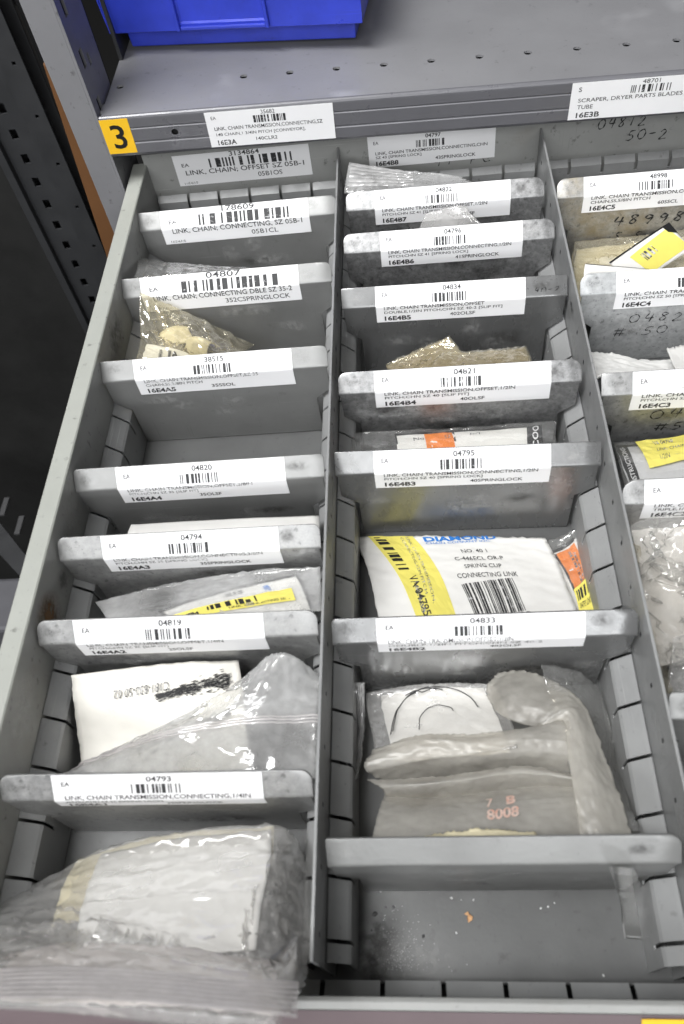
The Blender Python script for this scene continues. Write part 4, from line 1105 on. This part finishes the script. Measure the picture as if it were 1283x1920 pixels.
# ------------------------------------------------------------------ bags and packets in the middle column
C = [[(6.6,-14.0,-1.1), (31.9,-15.0,-8.0), (49.9,-17.0,-10.5), (67.8,-20.0,-12.3)], [(5.0,-24.0,-3.4), (30.2,-24.0,-7.9), (51.1,-26.0,-9.3), (73.3,-27.0,-11.6)], [(3.1,-33.0,-7.9), (30.0,-34.0,-8.5), (52.2,-35.0,-8.1), (78.5,-35.0,-8.4)]]
P = sheet(C, N=34, K=40, amp=.5, scale=12, seed=31, ex=.02)
o = bag_mesh('plastic_bag', P, 2.5, M['filmzip'], lim=((1, -39, FLOOR), (113, -5, 40)))
tag(o, 'clear zip bag leaning on the back wall behind the 04822 divider', 'bag', GB)
zip_seal(P, .03, .85, 6, o, u0=.02, u1=.52)
C = [[(48.2,-58.0,-7.5), (66.5,-57.0,-5.4), (71.0,-58.0,-9.1)], [(45.1,-64.0,-9.5), (62.2,-63.0,-9.3), (76.8,-64.0,-12.0)], [(41.9,-72.0,-11.7), (61.6,-72.0,-10.6), (82.6,-72.0,-11.3)]]
bag('plastic_bag', 'small milky bag tip standing up behind the 04796 divider', 'bag', C, 2, 'frostpale', group=GB, N=26, K=26, amp=.7, scale=8, seed=32, ex=.03)

BG = 'brown oily packets above the 04821 divider'
C = [[(23.6,-145.0,-31.7), (38.9,-142.0,-26.4), (55.6,-138.0,-22.1)], [(25.2,-152.0,-29.9), (41.3,-150.0,-24.5), (61.3,-147.0,-25.0)], [(27.7,-160.0,-29.3), (43.5,-160.0,-25.1), (62.7,-160.0,-21.4)]]
o, P = thing_patch('parts_packet', 'brown packet with a pointed corner above the 04821 divider', 'packet', C, 'kraft', 1.5, N=26, K=30, amp=.5, scale=9, seed=33, ex=.02, group=BG)
bag('plastic_bag', 'clear wrapper round the pointed brown packet', 'bag', [[tuple(np.array(p)+(0, -2, 3)) for p in r] for r in C], 3, 'filmyellow', group=GB, N=30, K=34, amp=.8, scale=7, seed=34, ex=.05)
C = [[(51.8,-150.0,-21.1), (71.2,-149.0,-22.5), (91.7,-147.0,-23.6)], [(47.5,-158.0,-18.4), (69.2,-157.0,-20.0), (92.4,-156.0,-20.4)], [(44.6,-166.0,-18.9), (68.4,-166.0,-18.6), (92.6,-166.0,-18.0)]]
o, P = thing_patch('parts_packet', 'brown packet with a straight top edge above the 04821 divider', 'packet', C, 'kraft', 1.5, N=26, K=34, amp=.4, scale=9, seed=35, ex=.015, group=BG)
bag('plastic_bag', 'clear wrapper round the straight edged brown packet', 'bag', [[tuple(np.array(p)+(0, -2, 3)) for p in r] for r in C], 3, 'filmyellow', group=GB, N=30, K=40, amp=.6, scale=7, seed=36, ex=.05)

# printed bag between 04821 and 04795
C = [[(5.4,-186.0,-33.5), (54.8,-186.0,-34.0), (102.9,-186.0,-33.4)], [(6.8,-197.0,-31.3), (55.3,-197.0,-30.9), (100.6,-197.0,-29.9)], [(7.7,-214.0,-33.6), (55.5,-214.0,-33.7), (99.4,-214.0,-32.8)]]
P = sheet(C, N=26, K=50, amp=.35, scale=14, seed=37, ex=.012)
o = bag_mesh('plastic_bag', P, 3, M['film'], lim=((1, -219, FLOOR), (113, -182.5, 40)))
tag(o, 'clear bag holding an orange and white printed card above the 04795 divider', 'bag', GB)
Q = P-normals(P)*1.2
cd = decal(Q, [(.215, .06), (.93, .04), (.94, .98), (.22, .98)], 'card', None, 'printed_card', off=0)
tag(cd, 'white card with an orange square and black border in the bag above 04795', 'card')
decal(Q, [(.215, .06), (.93, .04), (.93, .11), (.215, .13)], 'inkblack', cd, 'border_line', off=.2, n=3)
decal(Q, [(.215, .06), (.222, .06), (.227, .98), (.22, .98)], 'inkblack', cd, 'border_line', off=.2, n=3)
decal(Q, [(.355, .13), (.49, .12), (.50, .98), (.36, .98)], 'cardorange', cd, 'orange_panel', off=.2)
decal(Q, [(.49, .12), (.50, .12), (.51, .98), (.50, .98)], 'inkblack', cd, 'border_line', off=.25, n=3)
decal(Q, [(.855, .04), (.93, .04), (.94, .98), (.86, .98)], 'inkblack', cd, 'black_band', off=.25)
decal_print(Q, [('t', 'COO', 0, 1, 0, 1, .02)], [(.885, .75), (.885, .10), (.915, .10), (.915, .75)], 'paper', cd, 'lettering', off=.4)
decal_print(Q, [('t', 'No.', .0, .12, .2, .6, 0), ('t', 'p/l', .55, .65, .1, .5, 0), ('t', 'SZ', .3, .36, .2, .6, 0)], [(.30, .20), (.80, .18), (.80, .45), (.30, .47)], 'inkworn', cd, 'lettering', off=.4)

# white packet with yellow sticker in front of 04795
C = [[(5.7,-231.3,-55.0), (37.2,-233.3,-54.5), (66.5,-235.1,-54.5), (93.3,-236.8,-55.0)],
     [(11.0,-246.1,-52.0), (41.6,-247.4,-50.0), (69.9,-248.8,-50.0), (96.5,-250.3,-52.0)],
     [(14.8,-262.8,-47.0), (44.4,-263.1,-45.0), (71.7,-264.3,-45.0), (98.5,-266.0,-48.0)],
     [(18.9,-287.9,-38.0), (46.8,-287.9,-36.0), (72.0,-288.4,-36.0), (99.8,-287.3,-38.0)]]
P = sheet(C, N=40, K=40, amp=.35, scale=25, seed=38, ex=.004)
m = MB(); m.grid(P)
pk = m.build('parts_packet', M['card'], None, solid=2.5, smooth=True, offset=1)
tag(pk, 'white parts packet with a yellow sticker and barcode in front of the 04795 divider', 'packet')
F = [(.07, .0), (.29, .0), (.385, 1.0), (.19, 1.0)]
decal(P, F, 'yellow', pk, 'yellow_sticker', off=.25, n=16)
decal_print(P, [('v', .10, .34, .02, .52, 9)], F, 'inkblack', pk, 'barcode', off=.4)
decal_print(P, [('t', 'LINK, CHAIN TRANSMISSION,', 0, .92, .05, .20, 0), ('t', 'CONNECTING,1/2IN PITCH', 0, .82, .30, .45, 0), ('t', '16E4B3', .68, .95, .62, .80, .02)], [(.27, .02), (.30, .90), (.195, .98), (.16, .04)], 'inkworn', pk, 'lettering', off=.4)
decal_print(P, [('t', 'VA 04795', 0, 1, 0, 1, .01)], [(.225, .58), (.26, .92), (.22, .94), (.185, .60)], 'ink', pk, 'lettering', off=.4)
decal_print(P, [('t', 'DIAMOND', 0, 1, 0, .62, .035), ('t', 'CHAIN COMPANY INC.', 0, .9, .72, 1, 0)], [(.335, .03), (.72, -.02), (.72, .09), (.335, .15)], 'inkblue', pk, 'lettering', off=.4)
decal_print(P, [('t', 'NO. 40 1', .28, .68, .0, .13, 0), ('t', 'C-446ECL OR-P', .12, .88, .27, .40, 0), ('t', 'SPRING CLIP', .22, .80, .54, .67, 0), ('t', 'CONNECTING LINK', .06, 1, .82, .95, 0)], [(.40, .24), (.74, .20), (.75, .62), (.41, .66)], 'ink', pk, 'lettering', off=.4)
decal_print(P, [('b', 0, 1, 0, .86, 22), ('t', '09890', .5, 1.05, .88, .99, 0)], [(.44, .70), (.72, .62), (.76, .96), (.49, 1.0)], 'ink', pk, 'barcode', off=.4)
# second packet at its right
C = [[(88.2,-237.0,-56.5), (99.2,-236.5,-55.5), (108.7,-232.9,-52.0)], [(92.0,-251.4,-54.5), (102.1,-250.5,-53.0), (109.5,-249.4,-50.0)], [(94.7,-266.8,-51.0), (103.3,-266.1,-49.0), (108.6,-265.7,-47.0)], [(95.7,-285.4,-44.0), (101.9,-284.9,-43.0), (106.7,-284.4,-42.0)]]
P = sheet(C, N=34, K=24, amp=.4, scale=10, seed=39, ex=.015)
o = bag_mesh('plastic_bag', P, 3, M['film'], lim=((1, -289, FLOOR), (113, -229.5, 40)))
tag(o, 'clear bag with an orange and yellow label right of the white packet', 'bag', GB)
Q = P-normals(P)*.8
cd = decal(Q, [(.0, .18), (.85, .10), (.98, .98), (.05, .98)], 'card', None, 'printed_card', off=0); tag(cd, 'white card with an orange panel beside the white packet', 'card')
decal(Q, [(.30, .20), (.78, .14), (.86, .62), (.40, .70)], 'cardorange', cd, 'orange_panel', off=.2)
decal(Q, [(.0, .18), (.80, .08), (.80, .12), (.0, .22)], 'inkblack', cd, 'border_line', off=.25, n=3)
decal(Q, [(.26, .2), (.31, .2), (.41, .7), (.36, .7)], 'inkblack', cd, 'border_line', off=.25, n=5)
decal_print(Q, [('v', .0, .35, .0, 1, 14), ('v', .5, .8, .1, 1, 18)], [(.55, .22), (.74, .2), (.80, .6), (.62, .64)], 'inkworn', cd, 'lettering', off=.4)
decal(P, [(.36, .68), (.96, .56), (1.0, .98), (.42, 1.0)], 'yellow', o, 'yellow_sticker', off=.25)
decal_print(P, [('b', .08, .95, .10, .42, 6), ('t', '04795 LINK', .1, .85, .5, .66, 0)], [(.36, .68), (.96, .56), (1.0, .98), (.42, 1.0)], 'ink', o, 'lettering', off=.4)

# bags in front of 04833
C = [[(4.7,-310.0,-40.8), (8.4,-310.0,-39.9), (12.1,-310.0,-39.6)], [(5.9,-325.0,-40.7), (7.8,-322.0,-49.4), (11.3,-322.0,-46.5)], [(5.7,-342.0,-39.4), (7.1,-338.0,-49.5), (9.9,-338.0,-46.2)], [(4.4,-356.0,-38.2), (5.5,-354.0,-42.3), (7.1,-354.0,-38.6)]]
P = sheet(C, N=40, K=16, amp=.4, scale=9, seed=41, ex=.02)
o = bag_mesh('plastic_bag', P, 2, M['filmzip'], lim=((1, -375, FLOOR), (113, -306.5, 40)))
tag(o, 'narrow zip bag standing on edge against the left partition below 04833', 'bag', GB)
zip_seal(P, .62, .98, 3, o, axis='u', u0=.02, u1=.98)
C = [[(11.7,-311.0,-49.1), (30.2,-309.0,-46.8), (49.4,-309.0,-45.3), (62.9,-311.0,-42.4)], [(12.8,-321.0,-46.4), (32.0,-318.0,-46.8), (50.9,-318.0,-43.9), (66.1,-320.0,-40.7)], [(15.2,-332.0,-42.5), (32.8,-330.0,-41.4), (52.0,-330.0,-36.5), (68.0,-331.0,-33.4)], [(16.3,-342.0,-40.0), (33.5,-342.0,-34.4), (52.9,-342.0,-29.1), (67.7,-342.0,-23.9)]]
P = sheet(C, N=44, K=48, amp=.7, scale=16, seed=42, ex=.02)
wb = bag_mesh('plastic_bag', P, 5, M['frostpale'], lim=((1, -375, FLOOR), (113, -306.5, 40)))
tag(wb, 'pale bag marked with a pen drawn loop in front of the 04833 divider', 'bag', GB)
pen_line(P, [(.15, .62), (.20, .38), (.30, .17), (.42, .08), (.50, .10)], .18, 'marker', wb, 'pen_mark')
pen_line(P, [(.34, .12), (.46, .06), (.60, .10), (.72, .24), (.77, .42)], .20, 'marker', wb, 'pen_mark')
pen_line(P, [(.34, .66), (.36, .48), (.46, .36), (.56, .40), (.58, .46)], .18, 'marker', wb, 'pen_mark')
pen_line(P, [(.13, .66), (.18, .42), (.27, .22), (.36, .12)], .2, 'marker', wb, 'pen_mark')
pen_line(P, [(.28, .16), (.36, .10), (.40, .13), (.48, .08), (.54, .12)], .2, 'marker', wb, 'pen_mark')
Q = P-normals(P)*2
cd = decal(Q, [(.10, .05), (.88, .04), (.93, .99), (.12, .99)], 'card', None, 'white_card', off=0)
tag(cd, 'white card inside the pale bag with the pen drawn loop', 'card')
C = [[(80.5,-309.0,-29.3), (87.9,-309.0,-32.9), (95.7,-309.5,-37.5), (103.6,-312.0,-47.2)], [(82.1,-322.0,-30.9), (89.9,-322.0,-31.4), (97.6,-322.0,-37.5), (105.7,-324.0,-47.0)], [(85.2,-342.0,-31.0), (92.3,-342.0,-28.4), (100.3,-342.0,-38.2), (107.4,-342.0,-51.9)], [(85.5,-371.0,-23.2), (92.4,-371.0,-23.4), (98.5,-371.0,-23.7), (104.5,-371.0,-23.9)]]
P = sheet(C, N=50, K=34, amp=.8, scale=12, seed=43, ex=.03)
o = bag_mesh('plastic_bag', P, 4, M['film'], lim=((1, -375, FLOOR), (113, -306.5, 40)))
tag(o, 'crinkled clear bag against the right partition below 04833', 'bag', GB)
# frosted brownish bag in three folds
C = [[(60.0,-317.1,-40.0), (60.2,-313.3,-38.0), (64.8,-308.4,-38.0)],
     [(63.7,-326.6,-34.0), (68.6,-319.1,-31.0), (75.1,-309.5,-34.0)],
     [(75.1,-333.1,-29.0), (79.6,-325.9,-27.0), (87.3,-316.2,-32.0)],
     [(85.2,-332.4,-26.0), (88.8,-329.6,-25.0), (94.3,-325.5,-30.0)],
     [(84.8,-343.5,-23.0), (90.7,-344.5,-22.0), (97.9,-345.0,-27.0)],
     [(84.2,-359.2,-19.0), (91.3,-360.0,-18.0), (99.8,-360.8,-22.0)],
     [(84.1,-373.7,-18.0), (91.6,-374.0,-17.0), (100.7,-373.7,-19.0)]]
P = sheet(C, N=70, K=30, amp=.35, scale=11, seed=44, ex=.012, creases=((.35, .5, .05, .8, .012), (.7, .78, .02, .6, .01)))
o = bag_mesh('frosted_bag', P, .8, M['frost'], lim=((1, -375, FLOOR), (113, -306.5, 40)))
FG = 'brownish frosted bags below 04833'
tag(o, 'brownish frosted bag curling down the right of the front middle compartment', 'bag', FG)
C = [[(16.6,-338.6,-34.0), (33.9,-334.9,-30.0), (51.4,-335.7,-29.0), (72.7,-333.6,-28.0), (87.4,-328.9,-28.0)],
     [(14.0,-342.7,-31.0), (33.9,-338.8,-27.0), (53.0,-339.5,-26.0), (72.1,-337.6,-26.0), (86.9,-336.3,-26.0)],
     [(12.9,-346.6,-31.0), (33.6,-344.6,-29.0), (52.7,-344.6,-28.0), (71.6,-343.1,-28.0), (87.5,-343.9,-28.0)],
     [(18.6,-349.3,-38.0), (35.1,-349.7,-39.0), (52.6,-349.0,-38.0), (71.8,-348.1,-37.0), (88.7,-350.5,-36.0)]]
P = sheet(C, N=40, K=60, amp=.3, scale=11, seed=45, ex=.012, creases=((.1, .5, .04, .8, .02), (.75, .45, -.03, .7, .02)), ang=.1, asp=3)
o = bag_mesh('frosted_bag', P, .8, M['frost'], lim=((1, -375, FLOOR), (113, -306.5, 40)))
tag(o, 'brownish frosted bag fold lying across just under the pale bag', 'bag', FG)
C = [[(13.6,-350.8,-31.0), (33.3,-351.3,-28.0), (50.3,-350.3,-26.0), (69.1,-348.2,-26.0), (88.3,-352.0,-26.0)],
     [(19.0,-354.4,-29.0), (33.3,-355.1,-25.0), (50.0,-353.6,-24.0), (68.6,-351.3,-24.0), (88.5,-353.8,-24.0)],
     [(21.3,-357.9,-36.0), (32.8,-359.4,-35.0), (49.9,-358.3,-34.0), (68.8,-355.5,-33.0), (89.8,-355.7,-32.0)]]
P = sheet(C, N=30, K=60, amp=.25, scale=11, seed=46, ex=.01, creases=((.3, .5, .05, .6, .02),), ang=.1, asp=3)
o = bag_mesh('frosted_bag', P, .8, M['frost'], lim=((1, -375, FLOOR), (113, -306.5, 40)))
tag(o, 'narrow brownish frosted fold in the middle of the front middle compartment', 'bag', FG)
C = [[(20.1,-355.1,-32.0), (35.0,-355.6,-31.0), (53.8,-354.6,-30.0), (72.4,-353.3,-29.0), (88.8,-353.2,-28.0)],
     [(17.8,-363.7,-26.0), (34.8,-363.5,-24.0), (52.9,-363.0,-23.0), (71.0,-361.5,-23.0), (88.0,-360.5,-24.0)],
     [(15.9,-373.5,-21.0), (34.5,-373.3,-20.0), (52.0,-373.1,-20.0), (69.4,-372.9,-20.0), (86.5,-373.0,-20.0)]]
C = [[tuple(np.array(p)+(0, 0, -1.5)) for p in r] for r in C]
P = sheet(C, N=34, K=60, amp=.3, scale=12, seed=47, ex=.01, creases=((.2, .45, .05, .6, .015), (.6, .5, .05, .5, .015)))
o = bag_mesh('frosted_bag', P, .8, M['frost'], lim=((1, -375.3, FLOOR), (113, -306.5, 40)))
tag(o, 'brownish frosted bag with faint red print behind the front divider', 'bag', FG)
decal_print(P, [('t', '7', .0, .2, .0, .42, .03), ('t', 'B', .62, .92, .0, .42, .04), ('t', '8008', .0, 1, .55, .95, .03)], [(.53, .30), (.68, .28), (.685, .72), (.535, .74)], 'inkred', o, 'lettering', off=.35)
C = [[(34.6,-373.0,-15.2), (51.9,-372.0,-14.3), (69.6,-373.0,-13.3)], [(32.9,-375.5,-11.0), (51.5,-375.5,-10.1), (69.9,-375.5,-10.7)]]
thing_patch('folded_paper', 'thin cream paper edge peeping over the front divider', 'paper', C, 'cream', .5, N=10, K=40, amp=.5, scale=8, seed=48, ex=.01)

# scraps on the bare floor at the front
def pebble(m, c, r, rr, flat=.5):
    n = 7; ring = []
    for k, h in ((0, 0), (1, flat*r), (2, flat*r*1.3)):
        s = (1, .8, .3)[k]; ring.append([(c[0]+r*s*math.cos(a+rr)*(1+.4*math.sin(2*a+rr*9)), c[1]+r*s*math.sin(a+rr), c[2]+h) for a in np.linspace(0, 2*math.pi, n+1)[:-1]])
    v = sum(ring, []); f = [(j*n+i, j*n+(i+1) % n, (j+1)*n+(i+1) % n, (j+1)*n+i) for j in range(2) for i in range(n)]+[tuple(range(2*n, 3*n))]
    m.add(v, f)
rng = random.Random(2)
p = (47.8,-392.2,-57.7)
m = MB(); zf = -57.9
m.add([(p[0]+(a-p[0])*.72, p[1]+(b-p[1])*.72, c) for a, b, c in [(p[0]-2.2, p[1]+1.5, zf), (p[0]-.2, p[1]+2.6, zf+.6), (p[0]+.4, p[1]+1.2, zf+.9), (p[0]+2.0, p[1]+.4, zf+.5), (p[0]+1.6, p[1]-1.2, zf+.7), (p[0]-.4, p[1]-2.4, zf), (p[0]-.9, p[1]-.6, zf+1.0), (p[0]-.3, p[1]+.6, zf+.5)]], [(0, 1, 2, 7), (7, 2, 3, 4), (7, 4, 5, 6)])
tag(m.build('paper_scrap', M['crumb'], solid=.15), 'tiny torn tan paper scrap on the bare drawer floor', 'scrap')
m = MB()
for q in ((42.1,-385.9,-57.9), (45.5,-386.5,-57.9), (49.9,-386.5,-57.9), (45.2,-379.5,-57.9), (73.4,-389.2,-57.9), (76.0,-388.7,-57.9), (78.4,-387.5,-57.9), (43.1,-397.1,-57.9), (91.8,-409.8,-57.9), (16.4,-383.8,-57.9)):
    pebble(m, q, rng.uniform(.2, .5), rng.random()*6)
for k in range(260):
    a = abs(rng.gauss(0, 1)); b = abs(rng.gauss(0, 1))
    pebble(m, (17+8*a, -409+9*b, -57.95), rng.uniform(.05, .19), rng.random()*6, .35)
tag(m.build('lint', M['lint']), 'white lint and dust on the bare drawer floor', 'lint', kind='stuff')
m = MB()
for q, r in (((14.2,-391.2,-57.9), .9), ((21.0,-388.9,-57.9), .55), ((18.3,-388.9,-57.9), .35), ((31.4,-398.2,-57.9), .7), ((13.4,-406.2,-57.9), 1.0), ((13.0,-396.5,-57.9), .4), ((25.7,-401.5,-57.9), .4)):
    pebble(m, q, r, rng.random()*6, .2)
tag(m.build('dirt_specks', M['inkblack']), 'dark dirt specks on the bare drawer floor', 'dirt', kind='stuff')
a = np.array((88.8,-384.8,-3.0)); b = np.array((100.3,-383.4,-56.5)); c = np.array((100.4,-398.8,-56.8)); d = np.array((108.2,-399.4,-57.0))
C = [[tuple(a), tuple(a+(4, 0, -1)), tuple(a+(8, 0, -3))], [tuple(b), tuple(b+(5, 0, -.5)), tuple(b+(9, 0, -.6))], [tuple(c), tuple((c+d)/2), tuple(d)]]
P = sheet(C, N=24, K=12, amp=.1, scale=8, seed=50, ex=0)
o = bag_mesh('plastic_strip', P, .5, M['filmthin'], lim=((1, -411, FLOOR+.1), (113, -384, 40)))
tag(o, 'clear plastic strip hanging from the front divider to the drawer floor', 'strip')
decal(P, [(0, 0), (.07, 0), (.07, 1), (0, 1)], 'zipmilk', o, 'folded_edge', off=.2, n=16, m=2)

# ------------------------------------------------------------------ bags and packets in the right column
def steel_lump(label, c, r, seed):
    rr = random.Random(seed); m = MB()
    for k in range(2):
        a = rr.uniform(0, 3); L = r*1.3; w = r*.42; ox, oy = rr.uniform(-.4, .4)*r, rr.uniform(-.4, .4)*r
        prof = []
        for q in np.linspace(0, 2*math.pi, 29)[:-1]:
            x = math.cos(q); y = math.sin(q); ww = w*(.72+.28*min(1, abs(x)*1.4)); prof.append((L*.72*x+.0, ww*y))
        ca, sa = math.cos(a), math.sin(a)
        P2 = [(c[0]+ox+x*ca-y*sa, c[1]+oy+x*sa+y*ca) for x, y in prof]
        m.prism(P2, 'z', c[2]+k*2.6, c[2]+k*2.6+1.8)
    for k in range(2):
        x, y = c[0]+rr.uniform(-.5, .5)*r, c[1]+rr.uniform(-.5, .5)*r
        m.prism([(x+1.8*math.cos(q), y+1.8*math.sin(q)) for q in np.linspace(0, 6.28, 13)[:-1]], 'z', c[2]-1, c[2]+6)
    return tag(m.build('chain_link', M['steel'], bevel=.3), label, 'chain link', 'steel chain links in the clear bags')
C = [[(129.6,-58.0,-34.5), (150.9,-56.0,-35.6), (170.8,-56.0,-34.7), (193.2,-56.0,-33.5)], [(125.6,-74.0,-33.9), (148.5,-70.0,-35.1), (169.4,-70.0,-34.3), (190.2,-70.0,-33.6)], [(124.6,-92.0,-33.3), (145.6,-90.0,-29.9), (166.4,-88.0,-30.1), (184.9,-88.0,-28.4)], [(123.5,-112.0,-31.9), (142.6,-112.0,-26.7), (162.0,-112.0,-25.1), (178.4,-112.0,-23.2)]]
P = sheet(C, N=44, K=48, amp=1.3, scale=13, seed=61, ex=.035, ang=.2, asp=2.2)
o = bag_mesh('plastic_bag', P, 6, M['filmyellow'], lim=((116.5, -118, FLOOR), (231, -51, 40)))
tag(o, 'crumpled cream tinted bag in front of the 48998 divider', 'bag', GB)
thing_patch('folded_paper', 'crumpled pale paper inside the cream tinted bag', 'paper', [[tuple(np.array(p)+(2, 1, -5)) for p in r] for r in C], 'cardstained', .4, N=30, K=36, amp=1.4, scale=14, seed=62, ex=.02)
C = [[(138.5,-98.0,-19.2), (154.9,-86.0,-17.7), (172.2,-74.0,-16.3)], [(145.1,-102.0,-23.4), (160.3,-90.0,-21.7), (176.6,-78.0,-20.3)], [(153.5,-106.0,-29.4), (166.9,-96.0,-27.0), (184.0,-84.0,-26.4)]]
C = [[tuple(np.array(p)+(0, 0, 2.5)) for p in r] for r in C]
o, P = thing_patch('printed_card', 'tilted card with a yellow sticker and black corner above the 16E4C4 divider', 'card', C, 'card', .5, N=20, K=30, amp=.3, scale=20, seed=63, ex=0)
decal(P, [(.25, .25), (.92, .15), (1, .9), (.3, .95)], 'yellow', o, 'yellow_sticker', off=.25)
decal(P, [(.88, .0), (1, .0), (1, .5), (.9, .3)], 'inkblack', o, 'black_corner', off=.4)
decal(P, [(.0, .0), (.9, .0), (.9, .05), (.0, .05)], 'inkblack', o, 'border_line', off=.3, n=2)
decal_print(P, [('b', 0, 1, 0, 1, 5)], [(.38, .38), (.60, .34), (.62, .60), (.40, .64)], 'inkworn', o, 'barcode', off=.4)
C = [[(122.9,-113.0,-3.6), (136.5,-113.0,-6.5), (153.9,-113.0,-10.1)], [(122.4,-115.0,-5.7), (136.4,-115.0,-7.7), (153.9,-115.0,-9.8)], [(122.2,-118.0,-11.0), (136.5,-118.0,-11.8), (154.1,-118.0,-10.9)]]
o, P = thing_patch('white_card', 'white card with a thin black edge right behind the 16E4C4 divider', 'card', C, 'card', .4, N=10, K=20, amp=.1, scale=20, seed=64, ex=0)
decal(P, [(0, 0), (1, 0), (1, .06), (0, .06)], 'inkblack', o, 'border_line', off=.25, n=2)
C = [[(123.2,-146.0,-30.8), (136.0,-144.0,-35.1), (155.8,-142.0,-42.7), (177.4,-140.0,-44.5)], [(122.6,-158.0,-25.5), (135.7,-156.0,-30.2), (153.5,-154.0,-36.1), (173.6,-152.0,-40.1)], [(121.1,-172.0,-19.7), (132.5,-172.0,-20.8), (148.5,-172.0,-23.3), (165.3,-172.0,-23.8)]]
thing_patch('paper_packet', 'flat white packet lying behind the 16E4C3 divider', 'packet', C, 'envelope', 1.5, N=26, K=40, amp=.9, scale=18, seed=65, ex=.012)
C = [[(159.1,-150.0,-31.6), (165.3,-148.0,-33.1), (175.9,-146.0,-33.6)], [(155.7,-172.0,-21.2), (161.9,-170.0,-22.8), (169.8,-170.0,-21.1)], [(152.3,-192.0,-11.5), (157.6,-192.0,-10.3), (163.5,-192.0,-7.5)]]
C = [[tuple(np.array(p)+(0, 0, 4)) for p in r] for r in C]
thing_patch('paper_packet', 'white packet corner leaning over the 16E4C3 sticker', 'packet', C, 'card', 1.0, N=20, K=20, amp=.5, scale=16, seed=66, ex=.006)
C = [[(126.1,-201.0,-33.1), (138.2,-200.0,-33.9), (150.3,-199.0,-34.7), (164.2,-198.0,-33.4)], [(124.1,-218.0,-24.7), (135.4,-217.0,-24.3), (145.7,-216.0,-24.3), (157.5,-216.0,-22.7)], [(124.4,-232.0,-25.0), (134.3,-232.0,-22.1), (143.2,-232.0,-20.9), (152.8,-232.0,-18.0)]]
P = sheet(C, N=30, K=44, amp=.5, scale=14, seed=67, ex=.015)
o = bag_mesh('plastic_bag', P, 4, M['film'], lim=((116.5, -240, FLOOR), (231, -193, 40)))
tag(o, 'clear bag with a black instruction strip behind the 16E4C2 divider', 'bag', GB)
Q = P-normals(P)*1.2
cd = decal(Q, [(.02, .12), (1, .02), (1, .98), (.06, .98)], 'papergrey', None, 'instruction_card', off=0); tag(cd, 'grey card with white INSTRUCTIONS lettering on a black strip', 'card')
decal(Q, [(.02, .12), (.16, .10), (.22, .98), (.08, .98)], 'inkblack', cd, 'black_band', off=.2)
decal(Q, [(.02, .06), (1, -.02), (1, .03), (.02, .12)], 'inkblack', cd, 'border_line', off=.25, n=3)
decal_print(Q, [('t', 'INSTRUCTIONS', 0, 1, 0, 1, .015)], [(.12, .98), (.065, .14), (.12, .12), (.18, .97)], 'paper', cd, 'lettering', off=.4)
decal(P, [(.27, .03), (1, .0), (1, .66), (.36, .74)], 'yellow', o, 'yellow_sticker', off=.25)
decal_print(P, [('t', 'VA 04798', .28, .62, .1, .28, .01), ('t', 'LINK, CHAIN', .3, .8, .42, .56, 0), ('t', '1/2IN', .3, .5, .7, .84, 0)], [(.27, .03), (1, .0), (1, .66), (.36, .74)], 'inkworn', o, 'lettering', off=.4)
# loose clear bags of links
for k, (lab, c, r) in enumerate((('steel link shining nearest the partition in the clear bags', (140, -276, -40), 9), ('steel link at the back of the right clear bag', (152, -268, -38), 9), ('dark steel link lowest in the right clear bag', (150, -296, -42), 10), ('steel link lying flat beside the dark link', (164, -284, -40), 9))):
    steel_lump(lab, c, r, 70+k)
C = [[(120.4,-256.0,-16.8), (127.7,-254.0,-15.4), (136.1,-253.0,-15.0), (146.6,-253.0,-12.1)], [(121.8,-268.0,-19.8), (129.9,-266.0,-17.6), (137.3,-265.0,-17.9), (146.6,-265.0,-14.7)], [(120.2,-284.0,-16.6), (129.7,-280.0,-20.4), (136.8,-280.0,-16.8), (144.7,-280.0,-13.3)], [(121.3,-300.0,-20.4), (128.6,-298.0,-20.6), (134.8,-298.0,-16.6), (142.3,-298.0,-12.8)], [(118.6,-318.0,-12.8), (124.0,-318.0,-8.5), (130.1,-318.0,-4.4), (136.1,-318.0,-0.5)]]
P = sheet(C, N=34, K=28, amp=1.6, scale=24, seed=68, ex=.03, iters=30, ang=.7, asp=1.6)
thing_patch('folded_paper', 'crumpled pale paper inside the lumpy clear bag of links', 'paper', C, 'beige', .4, deep=16, N=34, K=30, amp=1.0, scale=26, seed=88, ex=.03)
o = bag_mesh('plastic_bag', P, 12, M['film'], lim=((116.5, -328, FLOOR), (231, -251, 40)))
tag(o, 'lumpy clear bag of steel links in front of the 16E4C2 divider', 'bag', GB)
C = [[(121.0,-255.0,-28.6), (125.2,-256.0,-31.5), (130.4,-258.0,-32.9)], [(122.1,-274.0,-30.6), (126.8,-274.0,-35.5), (131.6,-274.0,-40.5)], [(121.8,-296.0,-28.9), (126.0,-296.0,-34.0), (129.5,-296.0,-39.1)], [(118.9,-326.0,-17.7), (121.2,-326.0,-17.8), (123.0,-326.0,-17.9)]]
P = sheet(C, N=50, K=20, amp=.7, scale=10, seed=69, ex=.03)
o = bag_mesh('plastic_bag', P, 2, M['filmyellow'], lim=((116.5, -330, FLOOR), (231, -251, 40)))
tag(o, 'thin clear bag edge lying along the right partition', 'bag', GB)
C = [[(126.5,-306.0,-14.9), (131.8,-305.0,-14.3), (138.4,-305.0,-11.3)], [(124.0,-318.0,-18.0), (130.4,-316.0,-18.4), (137.5,-316.0,-14.2)], [(120.1,-330.0,-20.1), (128.3,-331.0,-23.2), (136.1,-331.0,-18.4)]]
P = sheet(C, N=36, K=30, amp=.8, scale=12, seed=71, ex=.03)
o = bag_mesh('plastic_bag', P, 5, M['frostpale'], lim=((116.5, -334, FLOOR), (231, -251, 40)))
tag(o, 'cloudy bag drooping over the lowest divider of the right column', 'bag', GB)
